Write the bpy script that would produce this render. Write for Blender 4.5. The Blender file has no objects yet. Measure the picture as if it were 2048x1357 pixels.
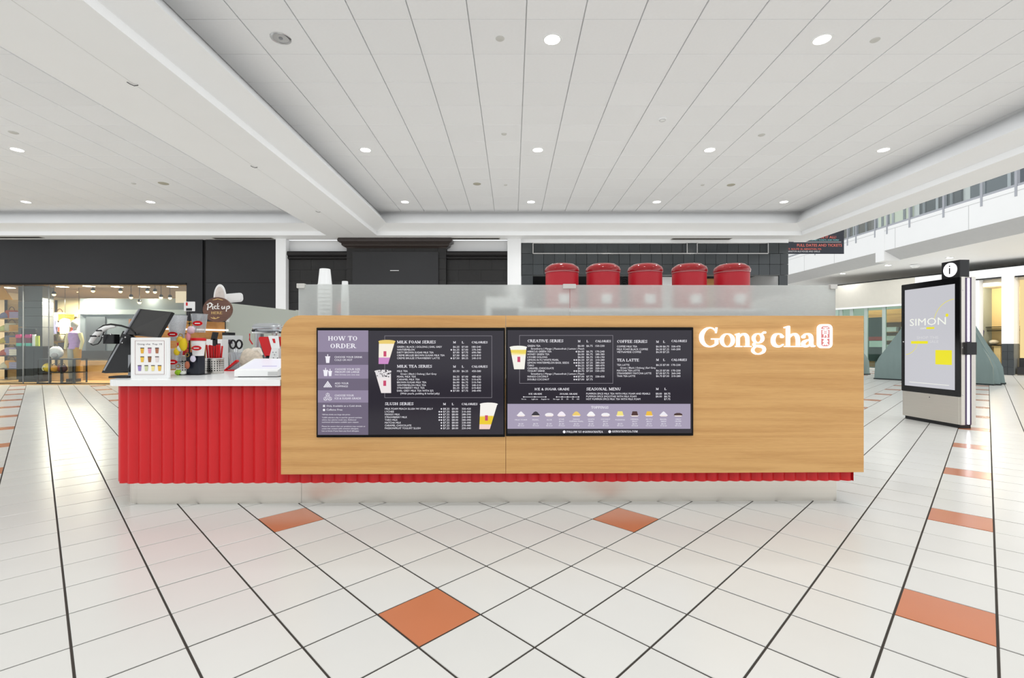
import bpy, math, random
from mathutils import Vector, Matrix
random.seed(7)
R = math.radians
scene = bpy.context.scene
C = bpy.data.collections.new('place'); scene.collection.children.link(C)

# ------------------------------------------------------------------ camera, world, exposure
F, CX, HZ, CAMH = 950.0, 1025.0, 688.0, 1.13          # focal length (px of 2048), vanishing point, eye height
cam_d = bpy.data.cameras.new('camera'); cam = bpy.data.objects.new('camera', cam_d); C.objects.link(cam)
cam.location = (0, 0, CAMH); cam.rotation_euler = (R(90), 0, 0)
cam_d.sensor_width = 36.0; cam_d.lens = 36.0 * F / 2048.0
cam_d.shift_x = -(CX - 1024.0) / 2048.0; cam_d.shift_y = (HZ - 678.5) / 2048.0
cam_d.clip_start = 0.05; cam_d.clip_end = 200
scene.camera = cam
world = bpy.data.worlds.new('overcast'); scene.world = world; world.use_nodes = True
bg = world.node_tree.nodes['Background']; bg.inputs[0].default_value = (0.955, 0.98, 1.0, 1); bg.inputs[1].default_value = 1.28
vs = scene.view_settings
vs.view_transform = 'Standard'; vs.look = 'None'; vs.exposure = 0.0; vs.gamma = 1.0; vs.use_curve_mapping = False
CAN_WATTS = 12.5
scene.cycles.use_fast_gi = True; scene.cycles.fast_gi_method = 'REPLACE'; scene.cycles.ao_bounces_render = 2; scene.cycles.ao_bounces = 2
world.light_settings.ao_factor = 1.0; world.light_settings.distance = 2.4

# ------------------------------------------------------------------ helpers
def lin(c):
    return tuple((x/255/12.92 if x/255 <= .04045 else ((x/255+.055)/1.055)**2.4) for x in c)
def at(u, v, d):                       # photo pixel + distance -> place
    return Vector(((u-CX)*d/F, d, CAMH+(HZ-v)*d/F))
def px(u, d): return (u-CX)*d/F
def pz(v, d): return CAMH+(HZ-v)*d/F
TH = 0.014                              # the counter stands turned by this much
def K(x, y, z=0.0):
    c, s = math.cos(TH), math.sin(TH)
    return (c*x-s*y, s*x+c*y, z)
def kp(u, v, yl):                       # pixel -> (x, z) on the counter's own plane y = yl
    tx = (u-CX)/F; c, s = math.cos(TH), math.sin(TH)
    t = yl/(c-s*tx)
    return t*(c*tx+s), CAMH+t*(HZ-v)/F

MATS = {}
def M(name, col, rough=.5, metal=0.0, emit=None, estr=1.0, var=.04, scale=6.0, stretch=(1,1,1), bump=0.0, coat=0.0, trans=0.0, ior=1.45, rnd=0.0, alpha=1.0, spec=.5):
    if name in MATS: return MATS[name]
    m = bpy.data.materials.new(name); m.use_nodes = True; MATS[name] = m
    nt = m.node_tree; b = nt.nodes['Principled BSDF']; L = nt.links.new
    b.inputs['Roughness'].default_value = rough; b.inputs['Metallic'].default_value = metal
    b.inputs['Coat Weight'].default_value = coat; b.inputs['Transmission Weight'].default_value = trans
    b.inputs['IOR'].default_value = ior; b.inputs['Alpha'].default_value = alpha
    b.inputs['Specular IOR Level'].default_value = spec
    l = lin(col)
    tc = nt.nodes.new('ShaderNodeTexCoord'); mp = nt.nodes.new('ShaderNodeMapping'); mp.inputs['Scale'].default_value = stretch
    nz = nt.nodes.new('ShaderNodeTexNoise'); nz.inputs['Scale'].default_value = scale; nz.inputs['Detail'].default_value = 4
    L(tc.outputs['Object'], mp.inputs[0]); L(mp.outputs[0], nz.inputs['Vector'])
    mix = nt.nodes.new('ShaderNodeMix'); mix.data_type = 'RGBA'
    mix.inputs[6].default_value = tuple(max(0, x*(1-var)) for x in l)+(1,); mix.inputs[7].default_value = tuple(min(1, x*(1+var)) for x in l)+(1,)
    L(nz.outputs[0], mix.inputs[0])
    src = mix.outputs[2]
    if rnd:
        oi = nt.nodes.new('ShaderNodeObjectInfo'); hs = nt.nodes.new('ShaderNodeHueSaturation')
        mr = nt.nodes.new('ShaderNodeMapRange'); mr.inputs[3].default_value = 1-rnd; mr.inputs[4].default_value = 1+rnd
        L(oi.outputs['Random'], mr.inputs[0]); L(mr.outputs[0], hs.inputs['Value']); L(src, hs.inputs['Color']); src = hs.outputs[0]
    L(src, b.inputs['Base Color'])
    if emit is not None:
        b.inputs['Emission Color'].default_value = lin(emit)+(1,); b.inputs['Emission Strength'].default_value = estr
    if bump:
        bp = nt.nodes.new('ShaderNodeBump'); bp.inputs['Strength'].default_value = bump; bp.inputs['Distance'].default_value = .01
        L(nz.outputs[0], bp.inputs['Height']); L(bp.outputs[0], b.inputs['Normal'])
    return m
def E(name, col, s=1.0, rough=.3):      # something that gives off light (lamp, screen, brightened print)
    return M(name, (8, 8, 8), rough, emit=col, estr=s, var=0)

class MB:
    def __init__(s): s.v = []; s.f = []; s.mi = []; s.cur = 0
    def add(s, vs, fs):
        o = len(s.v); s.v += [tuple(p) for p in vs]; s.f += [tuple(i+o for i in f) for f in fs]; s.mi += [s.cur]*len(fs); return s
    def box(s, x0, x1, y0, y1, z0, z1):
        if x0 > x1: x0, x1 = x1, x0
        if y0 > y1: y0, y1 = y1, y0
        if z0 > z1: z0, z1 = z1, z0
        return s.add([(x0,y0,z0),(x1,y0,z0),(x1,y1,z0),(x0,y1,z0),(x0,y0,z1),(x1,y0,z1),(x1,y1,z1),(x0,y1,z1)],
                     [(0,3,2,1),(4,5,6,7),(0,1,5,4),(1,2,6,5),(2,3,7,6),(3,0,4,7)])
    def bbox(s, x0, x1, y0, y1, z0, z1, b=.01, ax='z'):     # box with the edges along one axis rounded off
        def rr(a0, a1, b0, b1):
            out = []
            for cx, cy, st in ((a1-b, b1-b, 0), (a0+b, b1-b, 90), (a0+b, b0+b, 180), (a1-b, b0+b, 270)):
                for k in range(5): a = R(st+22.5*k); out.append((cx+b*math.cos(a), cy+b*math.sin(a)))
            return out
        if ax == 'z': return s.prism([(x, y, z0) for x, y in rr(x0, x1, y0, y1)], (0, 0, z1-z0))
        if ax == 'y': return s.prism([(x, y1, z) for x, z in rr(x0, x1, z0, z1)], (0, y0-y1, 0))
        return s.prism([(x0, y, z) for y, z in rr(y0, y1, z0, z1)], (x1-x0, 0, 0))
    def prism(s, poly, ext):            # polygon (3d) swept by a vector
        n = len(poly); e = Vector(ext); p = [Vector(q) for q in poly]
        return s.add(p+[q+e for q in p], [tuple(range(n))[::-1], tuple(range(n, 2*n))]+[(i, (i+1) % n, n+(i+1) % n, n+i) for i in range(n)])
    def poly(s, pts): return s.add(pts, [tuple(range(len(pts)))])
    def lathe(s, prof, c=(0,0,0), n=24, cap=True):          # [(r, z)]
        vs, fs = [], []
        for r, z in prof:
            for k in range(n): a = 2*math.pi*k/n; vs.append((c[0]+r*math.cos(a), c[1]+r*math.sin(a), c[2]+z))
        for i in range(len(prof)-1):
            for k in range(n): fs.append((i*n+k, i*n+(k+1) % n, (i+1)*n+(k+1) % n, (i+1)*n+k))
        if cap: fs.append(tuple(range(n))[::-1]); fs.append(tuple((len(prof)-1)*n+k for k in range(n)))
        return s.add(vs, fs)
    def tube(s, pts, r, n=8, closed=False):
        p = [Vector(q) for q in pts]; m = len(p); rs = r if isinstance(r, (list, tuple)) else [r]*m
        vs, fs = [], []
        for i in range(m):
            a = p[(i-1) % m] if (closed or i) else p[i]; b = p[(i+1) % m] if (closed or i < m-1) else p[i]
            t = (b-a).normalized(); up = Vector((0,0,1)) if abs(t.z) < .95 else Vector((0,1,0))
            x = t.cross(up).normalized(); y = x.cross(t)
            for k in range(n): q = 2*math.pi*k/n; vs.append(p[i]+(x*math.cos(q)+y*math.sin(q))*rs[i])
        for i in range(m if closed else m-1):
            j = (i+1) % m
            for k in range(n): fs.append((i*n+k, i*n+(k+1) % n, j*n+(k+1) % n, j*n+k))
        if not closed: fs.append(tuple(range(n))[::-1]); fs.append(tuple((m-1)*n+k for k in range(n)))
        return s.add(vs, fs)
    def ball(s, c, rx, ry=None, rz=None, n=14, m=8, wob=0):
        ry = ry or rx; rz = rz or rx; vs, fs = [], []
        for i in range(1, m):
            for k in range(n):
                a = math.pi*i/m; b = 2*math.pi*k/n; w = 1+wob*math.sin(3*b+2*a)*math.sin(2*a+b)
                vs.append((c[0]+rx*w*math.sin(a)*math.cos(b), c[1]+ry*w*math.sin(a)*math.sin(b), c[2]+rz*w*math.cos(a)))
        vs += [(c[0], c[1], c[2]+rz), (c[0], c[1], c[2]-rz)]; t = len(vs)-2
        for i in range(m-2):
            for k in range(n): fs.append((i*n+k, (i+1)*n+k, (i+1)*n+(k+1) % n, i*n+(k+1) % n))
        for k in range(n): fs.append((t, k, (k+1) % n)); fs.append((t+1, (m-2)*n+(k+1) % n, (m-2)*n+k))
        return s.add(vs, fs)
    def mesh(s, name, smooth=False):
        me = bpy.data.meshes.new(name); me.from_pydata(s.v, [], s.f)
        if smooth: me.shade_smooth(); me.set_sharp_from_angle(angle=R(38))
        me.update(); return me
    def build(s, name, mat, parent=None, smooth=False):
        me = s.mesh(name, smooth)
        mats = mat if isinstance(mat, list) else [mat]
        for m in mats: me.materials.append(m)
        if len(mats) > 1: me.polygons.foreach_set('material_index', s.mi)
        o = bpy.data.objects.new(name, me); C.objects.link(o); o.parent = parent
        return o

def tag(o, label, cat, group=None):
    o['label'] = label; o['category'] = cat
    if group: o['group'] = group
    return o
def thing(name, label, cat, loc=(0,0,0), rz=0.0, group=None):
    o = bpy.data.objects.new(name, None); o.empty_display_size = .05; C.objects.link(o)
    o.location = loc; o.rotation_euler = (0, 0, rz); return tag(o, label, cat, group)
def kthing(name, label, cat, x, y, z=0.0, group=None, rz=0.0): return thing(name, label, cat, K(x, y, z), TH+rz, group)
def struct(o): o['kind'] = 'structure'; return o
def copy_tree(o, parent=None):
    c = o.copy(); C.objects.link(c); c.parent = parent
    for ch in list(o.children): copy_tree(ch, c)
    return c

# flat lettering: every line is fitted between x0 and x1, capitals of height h above the base line
_text_jobs = []
def text_mesh(lines, plane, name, mat, parent, bold=.0, depth=0.0):
    """lines: (string, x0, x1, ybase, cap_h) in a local 2-d frame; plane(x, y) -> 3-d point"""
    tmp = []
    for s, *_ in lines:
        cu = bpy.data.curves.new('t', 'FONT'); cu.body = s; cu.size = 1; cu.offset = bold; cu.resolution_u = 2; cu.fill_mode = 'FRONT'
        o = bpy.data.objects.new('t', cu); C.objects.link(o); tmp.append(o)
    bpy.context.view_layer.update(); dg = bpy.context.evaluated_depsgraph_get()
    mb = MB()
    for (s, x0, x1, yb, h), o in zip(lines, tmp):
        me = o.evaluated_get(dg).to_mesh()
        if len(me.vertices):
            xs = [v.co.x for v in me.vertices]; a, b = min(xs), max(xs)
            sx = (x1-x0)/max(1e-6, b-a) if x1 is not None else h/.7
            mb.add([plane(x0+(v.co.x-a)*sx, yb+v.co.y*h/.70) for v in me.vertices], [tuple(p.vertices) for p in me.polygons])
        o.evaluated_get(dg).to_mesh_clear()
    for o in tmp:
        cu = o.data; bpy.data.objects.remove(o); bpy.data.curves.remove(cu)
    o = mb.build(name, mat, parent); o['kind'] = 'stuff'; return o

# a small slab-serif alphabet for the headings: S = stem, T = thin stroke, D = thick diagonal, s = serif, A = arc
SER = {
'A': (.95, 'T.12,0,.45,1 D.47,1,.83,0 T.25,.35,.68,.35 s.13,0 s.83,0'), 'B': (.8, 'S.2,0,1 A.42,.75,.26,.25,-90,90 A.45,.25,.3,.25,-90,90 T.08,1,.45,1 T.08,0,.45,0 T.2,.52,.45,.52'),
'C': (.85, 'A.46,.5,.37,.5,45,315 T.8,.62,.8,1'), 'D': (.9, 'S.2,0,1 A.42,.5,.4,.5,-90,90 T.08,1,.45,1 T.08,0,.45,0'),
'E': (.8, 'S.2,0,1 T.08,1,.72,1 T.08,0,.74,0 T.2,.52,.55,.52 T.7,1,.7,.74 T.72,0,.72,.28 T.54,.38,.54,.66'), 'F': (.76, 'S.2,0,1 T.08,1,.7,1 T.2,.52,.53,.52 T.68,1,.68,.72 T.52,.38,.52,.66 s.2,0'),
'G': (.92, 'A.47,.5,.38,.5,50,320 T.8,.62,.8,1 S.74,.05,.42 s.74,.42'), 'H': (.98, 'S.2,0,1 S.76,0,1 T.2,.5,.76,.5 s.2,0 s.2,1 s.76,0 s.76,1'),
'I': (.46, 'S.22,0,1 s.22,0 s.22,1'), 'J': (.6, 'S.38,.2,1 A.2,.2,.2,.22,180,360 s.38,1'), 'K': (.95, 'S.2,0,1 T.25,.42,.72,1 D.4,.6,.8,0 s.2,0 s.2,1 s.74,1 s.8,0'),
'L': (.76, 'S.2,0,1 T.08,0,.7,0 T.69,0,.69,.3 s.2,1'), 'M': (1.15, 'T.18,0,.18,1 D.2,1,.56,.08 T.56,.05,.94,1 S.94,0,1 s.18,0 s.94,0 s.16,1 s.96,1'),
'N': (.98, 'T.18,0,.18,1 D.2,1,.78,.02 T.8,0,.8,1 s.18,0 s.16,1 s.8,1'), 'O': (.95, 'A.47,.5,.39,.51,0,360'), 'P': (.8, 'S.2,0,1 A.42,.73,.28,.27,-90,90 T.08,1,.45,1 T.2,.46,.45,.46 s.2,0'),
'R': (.9, 'S.2,0,1 A.42,.75,.27,.25,-90,90 T.08,1,.45,1 T.2,.5,.45,.5 D.45,.5,.78,0 s.2,0 s.82,0'), 'S': (.72, 'A.36,.74,.25,.26,20,240 A.36,.27,.28,.27,-160,75 T.62,.7,.62,1 T.1,0,.1,.3'),
'T': (.86, 'S.43,0,1 T.06,1,.8,1 T.07,1,.07,.7 T.79,1,.79,.7 s.43,0'), 'U': (.95, 'S.2,.3,1 T.78,.3,.78,1 A.49,.3,.3,.3,180,360 s.2,1 s.78,1'),
'V': (.92, 'D.1,1,.45,0 T.46,0,.8,1 s.12,1 s.8,1'), 'W': (1.3, 'D.1,1,.4,0 T.4,0,.64,1 D.64,1,.92,0 T.92,0,1.2,1 s.12,1 s.66,1 s1.2,1'),
'Y': (.9, 'D.1,1,.44,.45 T.8,1,.46,.45 S.45,0,.5 s.12,1 s.8,1 s.45,0'), '&': (.95, 'A.42,.75,.2,.23,0,360 A.38,.26,.3,.28,90,340 D.3,.7,.85,0 T.6,.3,.82,.5'),
'@': (1.0, 'A.5,.45,.42,.5,0,300 A.5,.45,.18,.22,0,360'), '.': (.3, 'S.14,0,.14'), ' ': (.42, '')}
def serif(lines, plane, name, mat, parent):
    mb = MB(); ST, TN = .2, .085
    def quad(p, q, w):
        d = Vector((q[0]-p[0], q[1]-p[1])); d.normalize(); n = Vector((-d.y, d.x))*w/2
        return [(p[0]+n.x, p[1]+n.y), (q[0]+n.x, q[1]+n.y), (q[0]-n.x, q[1]-n.y), (p[0]-n.x, p[1]-n.y)]
    for s, x0, x1, yb, h in lines:
        tot = sum(SER[c][0] for c in s); sx = (x1-x0)/tot; cx = 0
        def put(q): mb.poly([plane(x0+(cx+a)*sx, yb+b*h) for a, b in q])
        for ch in s:
            w, d = SER[ch]
            for st in d.split():
                k = st[0]; a = [float(t) for t in st[1:].split(',')]
                if k == 'S': put(quad((a[0], a[1]), (a[0], a[2]), ST))
                elif k == 'T': put(quad(a[:2], a[2:], TN))
                elif k == 'D': put(quad(a[:2], a[2:], ST*.95))
                elif k == 's': put(quad((a[0]-.17, a[1]+(.035 if a[1] < .5 else -.035)), (a[0]+.17, a[1]+(.035 if a[1] < .5 else -.035)), .07))
                elif k == 'A':
                    X, Y, rx, ry, a0, a1 = a; n = max(4, int(abs(a1-a0)/24)); pr = None
                    for i in range(n+1):
                        t = R(a0+(a1-a0)*i/n); wd = TN+(ST-TN)*abs(math.cos(t)); c_, s_ = math.cos(t), math.sin(t)
                        o_, i_ = (X+(rx)*c_, Y+(ry)*s_), (X+(rx-wd)*c_, Y+(ry-TN)*s_)
                        if pr: put([pr[0], o_, i_, pr[1]])
                        pr = (o_, i_)
            cx += w
    o = mb.build(name, mat, parent); o['kind'] = 'stuff'; return o

def stroke(mb, pts, plane, sub=5):        # pen stroke of changing width, [(x, y, w)]; plane(x, y, front) -> point
    n = len(pts); P = []
    for i in range(n-1):
        p0, p1, p2, p3 = pts[max(0, i-1)], pts[i], pts[i+1], pts[min(n-1, i+2)]
        for k in range(sub if n > 2 else 1):
            t = k/(sub if n > 2 else 1)
            P.append([.5*(2*p1[j]+(p2[j]-p0[j])*t+(2*p0[j]-5*p1[j]+4*p2[j]-p3[j])*t*t+(3*p1[j]-p0[j]-3*p2[j]+p3[j])*t**3) for j in range(3)])
    P.append(list(pts[-1])); L, Rr = [], []
    for i, q in enumerate(P):
        a, b = P[max(0, i-1)], P[min(len(P)-1, i+1)]; dx, dy = b[0]-a[0], b[1]-a[1]; l = math.hypot(dx, dy) or 1
        L.append((q[0]-dy/l*q[2]/2, q[1]+dx/l*q[2]/2)); Rr.append((q[0]+dy/l*q[2]/2, q[1]-dx/l*q[2]/2))
    m = len(P); vs = []
    for fr in (1, 0): vs += [plane(x, y, fr) for x, y in L]+[plane(x, y, fr) for x, y in Rr]
    fs = []
    for i in range(m-1):
        fs += [(i, i+1, m+i+1, m+i), (2*m+i, 3*m+i, 3*m+i+1, 2*m+i+1), (i, 2*m+i, 2*m+i+1, i+1), (m+i, m+i+1, 3*m+i+1, 3*m+i)]
    fs += [(0, m, 3*m, 2*m), (m-1, 3*m-1, 4*m-1, 2*m-1)]
    mb.add(vs, fs)

# ------------------------------------------------------------------ materials
white_paint = M('white_paint', (246, 246, 245), .6, var=.015, scale=2)
ceil_mat = M('ceiling_tile_white', (240, 240, 240), .75, var=.02, scale=30, bump=.05, rnd=.012)
ceil_grid = M('ceiling_grid_grey', (222, 222, 220), .6)
tile_mat = M('cream_floor_tile', (203, 201, 195), .25, var=.035, scale=2.2, rnd=.02, spec=.36)
orange_tile = M('terracotta_floor_tile', (184, 112, 76), .2, var=.06, scale=3, rnd=.03)
grout = M('dark_grout', (58, 52, 46), .9, var=.2, scale=20)
black_wall = M('charcoal_paint', (35, 35, 38), .45, var=.06, scale=3)
black_deep = M('black_gap', (14, 14, 15), .7)
black_plas = M('black_plastic', (26, 26, 28), .35)
black_gloss = M('black_gloss', (12, 12, 14), .12)
blk_tile = M('black_glazed_tile', (62, 66, 68), .12, rnd=.12, var=.05)
steel = M('brushed_steel', (226, 221, 212), .36, 1.0, var=.05, scale=3, stretch=(.3, 1, 30))
chrome = M('polished_metal', (215, 215, 215), .15, 1.0)
red_panel = M('red_laminate', (208, 26, 32), .38, var=.03)
red_plas = M('red_plastic', (205, 22, 28), .3)
red_can = M('red_canister', (183, 28, 42), .42)
red_lid = M('red_gloss_lid', (150, 12, 22), .12, coat=.5)
quartz = M('white_quartz', (240, 241, 239), .22, var=.02, scale=5)
wht = M('white_plastic', (238, 238, 236), .35, var=.01)
paper = M('white_card', (240, 238, 235), .7, var=.01)
grey_plas = M('grey_plastic', (140, 142, 146), .4)
tarp = M('grey_green_tarpaulin', (122, 140, 137), .42, var=.1, scale=4, bump=.9, stretch=(1.6, 1.6, .5))

def wood(name, a, b, scale=1.0, stretch=(.5, 6, 6), rough=.42):
    m = bpy.data.materials.new(name); m.use_nodes = True; nt = m.node_tree; p = nt.nodes['Principled BSDF']; L = nt.links.new
    tc = nt.nodes.new('ShaderNodeTexCoord'); mp = nt.nodes.new('ShaderNodeMapping'); mp.inputs['Scale'].default_value = stretch
    n1 = nt.nodes.new('ShaderNodeTexNoise'); n1.inputs['Scale'].default_value = 2.0*scale; n1.inputs['Detail'].default_value = 6; n1.inputs['Distortion'].default_value = .6
    wv = nt.nodes.new('ShaderNodeTexWave'); wv.wave_type = 'BANDS'; wv.bands_direction = 'Z'; wv.inputs['Scale'].default_value = 3*scale
    wv.inputs['Distortion'].default_value = 7; wv.inputs['Detail'].default_value = 3; wv.inputs['Detail Scale'].default_value = .7
    n2 = nt.nodes.new('ShaderNodeTexNoise'); n2.inputs['Scale'].default_value = 40*scale; n2.inputs['Detail'].default_value = 2
    L(tc.outputs['Object'], mp.inputs[0])
    for n in (n1, wv, n2): L(mp.outputs[0], n.inputs['Vector'])
    ad = nt.nodes.new('ShaderNodeMath'); ad.operation = 'MULTIPLY_ADD'; ad.inputs[1].default_value = .1
    L(wv.outputs[1], ad.inputs[0]); L(n1.outputs[0], ad.inputs[2])
    ad2 = nt.nodes.new('ShaderNodeMath'); ad2.operation = 'MULTIPLY_ADD'; ad2.inputs[1].default_value = .35; L(n2.outputs[0], ad2.inputs[0]); L(ad.outputs[0], ad2.inputs[2])
    cr = nt.nodes.new('ShaderNodeValToRGB'); cr.color_ramp.elements[0].position = .38; cr.color_ramp.elements[1].position = .86
    cr.color_ramp.elements[0].color = lin(a)+(1,); cr.color_ramp.elements[1].color = lin(b)+(1,)
    L(ad2.outputs[0], cr.inputs[0]); L(cr.outputs[0], p.inputs['Base Color']); p.inputs['Roughness'].default_value = rough
    MATS[name] = m; return m
oak = wood('oak_veneer', (186, 134, 74), (214, 166, 104), stretch=(.35, 9, 9))
oak_dark = wood('warm_oak_board', (160, 104, 48), (196, 140, 78))
shop_wood = wood('shop_pale_wood', (196, 150, 90), (226, 184, 124), stretch=(1, 1, 6))

def frosted(name, col, rough, milk):
    m = bpy.data.materials.new(name); m.use_nodes = True; nt = m.node_tree; L = nt.links.new; p = nt.nodes['Principled BSDF']
    p.inputs['Base Color'].default_value = lin(col)+(1,); p.inputs['Transmission Weight'].default_value = 1; p.inputs['Roughness'].default_value = rough; p.inputs['IOR'].default_value = 1.25
    d = nt.nodes.new('ShaderNodeBsdfDiffuse'); t = nt.nodes.new('ShaderNodeBsdfTranslucent')
    for n in (d, t): n.inputs[0].default_value = lin(col)+(1,)
    nz = nt.nodes.new('ShaderNodeTexNoise'); nz.inputs['Scale'].default_value = 60
    mr = nt.nodes.new('ShaderNodeMapRange'); mr.inputs[3].default_value = milk*.95; mr.inputs[4].default_value = milk*1.05; L(nz.outputs[0], mr.inputs[0])
    m1 = nt.nodes.new('ShaderNodeMixShader'); m1.inputs[0].default_value = .5; L(d.outputs[0], m1.inputs[1]); L(t.outputs[0], m1.inputs[2])
    m2 = nt.nodes.new('ShaderNodeMixShader'); L(mr.outputs[0], m2.inputs[0]); L(p.outputs[0], m2.inputs[1]); L(m1.outputs[0], m2.inputs[2])
    L(m2.outputs[0], nt.nodes['Material Output'].inputs[0]); MATS[name] = m; return m
frost = frosted('frosted_glass', (246, 249, 247), .22, .4)
frost_side = frosted('green_grey_frosted_glass', (228, 232, 224), .3, .55)
def pane_mat(name, tint=(245, 250, 248), refl=1.0):
    m = bpy.data.materials.new(name); m.use_nodes = True; nt = m.node_tree; L = nt.links.new; nt.nodes.remove(nt.nodes['Principled BSDF'])
    t = nt.nodes.new('ShaderNodeBsdfTransparent'); t.inputs[0].default_value = lin(tint)+(1,)
    g = nt.nodes.new('ShaderNodeBsdfGlossy'); g.inputs['Roughness'].default_value = .02
    fr = nt.nodes.new('ShaderNodeLayerWeight'); fr.inputs[0].default_value = .5
    pw = nt.nodes.new('ShaderNodeMath'); pw.operation = 'POWER'; pw.inputs[1].default_value = 5; L(fr.outputs['Facing'], pw.inputs[0])
    ma = nt.nodes.new('ShaderNodeMath'); ma.operation = 'MULTIPLY_ADD'; ma.inputs[1].default_value = .95; ma.inputs[2].default_value = .04; L(pw.outputs[0], ma.inputs[0])
    ml = nt.nodes.new('ShaderNodeMath'); ml.operation = 'MULTIPLY'; ml.inputs[1].default_value = refl; L(ma.outputs[0], ml.inputs[0])
    mx = nt.nodes.new('ShaderNodeMixShader'); L(ml.outputs[0], mx.inputs[0]); L(t.outputs[0], mx.inputs[1]); L(g.outputs[0], mx.inputs[2])
    L(mx.outputs[0], nt.nodes['Material Output'].inputs[0]); MATS[name] = m; return m
def cup_mat(name, f):
    m = pane_mat(name, (244, 246, 248), 2.0); nt = m.node_tree; L = nt.links.new; out = nt.nodes['Material Output']; old = out.inputs[0].links[0].from_socket
    d = nt.nodes.new('ShaderNodeBsdfDiffuse'); d.inputs[0].default_value = (.86, .87, .88, 1); t = nt.nodes.new('ShaderNodeBsdfTranslucent'); t.inputs[0].default_value = (.86, .87, .88, 1)
    a = nt.nodes.new('ShaderNodeMixShader'); L(d.outputs[0], a.inputs[1]); L(t.outputs[0], a.inputs[2])
    nz = nt.nodes.new('ShaderNodeTexNoise'); nz.inputs['Scale'].default_value = 25; mr = nt.nodes.new('ShaderNodeMapRange'); mr.inputs[3].default_value = f*.7; mr.inputs[4].default_value = f*1.3; L(nz.outputs[0], mr.inputs[0])
    b = nt.nodes.new('ShaderNodeMixShader'); L(mr.outputs[0], b.inputs[0]); L(old, b.inputs[1]); L(a.outputs[0], b.inputs[2]); L(b.outputs[0], out.inputs[0]); return m
clear_cup = cup_mat('clear_cup_plastic', .2); frost_cup = cup_mat('milky_cup_plastic', .55)
pane = pane_mat('clear_window_glass', refl=1.4)
lamp_white = E('lamp_white', (255, 253, 248), 12)
led_white = E('led_white', (255, 252, 255), 7)

# ------------------------------------------------------------------ floor: every tile its own slab, lying on dark mortar
TS = .305
floor = struct(MB().box(-22, 26, -10, 34, -.12, -.0035).build('floor', grout))
def tile_mesh(name, mat):
    h, b = TS/2-.0042, .0016; rr = []
    vs, fs = [], []
    for hh, z in ((h, -.0036), (h, -b), (h-b, 0)):
        for a, c in ((-hh, -hh), (hh, -hh), (hh, hh), (-hh, hh)): vs.append(((a-c)/math.sqrt(2), (a+c)/math.sqrt(2), z))
    for l in (0, 4):
        for k in range(4): fs.append((l+k, l+(k+1) % 4, l+4+(k+1) % 4, l+4+k))
    fs.append((8, 9, 10, 11))
    me = bpy.data.meshes.new(name); me.from_pydata(vs, [], fs); me.materials.append(mat); return me, vs, fs
me_c, TV, TF = tile_mesh('tile', tile_mat); me_o, _, _ = tile_mesh('terracotta_tile', orange_tile)
cand = []
for i in range(-90, 100):
    for j in range(-90, 100):
        x = -.349+(i-j)*TS/math.sqrt(2); y = 1.984+(i+j)*TS/math.sqrt(2)
        if not (-17 < x < 21 and -1.5 < y < 27): continue
        if x > 8.3+max(0, y-13)*2 and y > 26: continue
        if y > 13.4 and x < 7.4: continue
        o = (i % 5 == 0 and j % 5 == 0)
        u = CX+F*x/y if y > .5 else -1e4; v = HZ+F*CAMH/y if y > .5 else 1e4
        vis = y > 1.3 and -70 < u < 2118 and v < 1440 and not (-2.72+.0 < x < 2.33 and 3.45 < y) and not (x > -3.1-.0 and x < -2.6 and 3.5 < y < 8)
        cand.append((0 if vis else 1, y, x, o))
cand.sort()
rest = MB()
for n, (nv, y, x, o) in enumerate(cand):
    if n < 300 and not nv:
        t = bpy.data.objects.new('terracotta_tile' if o else 'tile', me_o if o else me_c); C.objects.link(t); t.parent = floor; t.location = (x, y, random.uniform(-.0004, .0004))
    else:
        rest.cur = 1 if o else 0; rest.add([(a+x, b+y, c) for a, b, c in TV], TF)
rt = rest.build('tile_field', [tile_mat, orange_tile], floor); rt['kind'] = 'stuff'

# ------------------------------------------------------------------ ceiling: two sunken bays of square tiles, framed by stepped plaster
HC = 3.444; ZC = CAMH+HC; CT = .6083
ceiling = struct(MB().box(-18, 8.2, -10, 13.3, ZC+.02, ZC+.12).build('ceiling', ceil_grid))
def ctile(sx, sy):
    mb = MB(); a, b = sx/2, sy/2; e = .004
    vs = [(-a, -b, .019), (a, -b, .019), (a, b, .019), (-a, b, .019), (-a, -b, e), (a, -b, e), (a, b, e), (-a, b, e), (-a+e, -b+e, 0), (a-e, -b+e, 0), (a-e, b-e, 0), (-a+e, b-e, 0)]
    fs = [(4, 7, 6, 5)] and []
    for l in (0, 4):
        for k in range(4): fs.append((l+k, l+4+k, l+4+(k+1) % 4, l+(k+1) % 4))
    fs.append((8, 11, 10, 9)); return vs, fs
CV, CF = ctile(CT-.012, CT-.004)
me_ct = bpy.data.meshes.new('ceiling_tile'); me_ct.from_pydata(CV, [], CF); me_ct.materials.append(ceil_mat)
y_first = HC*F/649.0
cells = []
for i in range(-31, 14):
    x = .144+(i+.5)*CT
    if -5.2 < x < -3.6 or x > 7.8: continue
    for j in range(-24, 13):
        y = y_first+(j+.5)*CT
        if y > 12.6: continue
        u = CX+F*x/y if y > 1 else 1e5; v = HZ-F*HC/y if y > 1 else -1e4
        vis = -60 < u < 2110 and v > -60
        cells.append((0 if vis else 1, y if vis else 99, x))
        if not vis: cells[-1] = (1, y, x)
cells.sort()
rest = MB()
for n, (nv, y, x) in enumerate(cells):
    if n < 300 and not nv:
        t = bpy.data.objects.new('ceiling_tile', me_ct); C.objects.link(t); t.parent = ceiling; t.location = (x, y, ZC)
    else: rest.add([(a+x, b+y, c+ZC) for a, b, c in CV], CF)
rt = rest.build('ceiling_tile_field', ceil_mat, ceiling); rt['kind'] = 'stuff'
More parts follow.
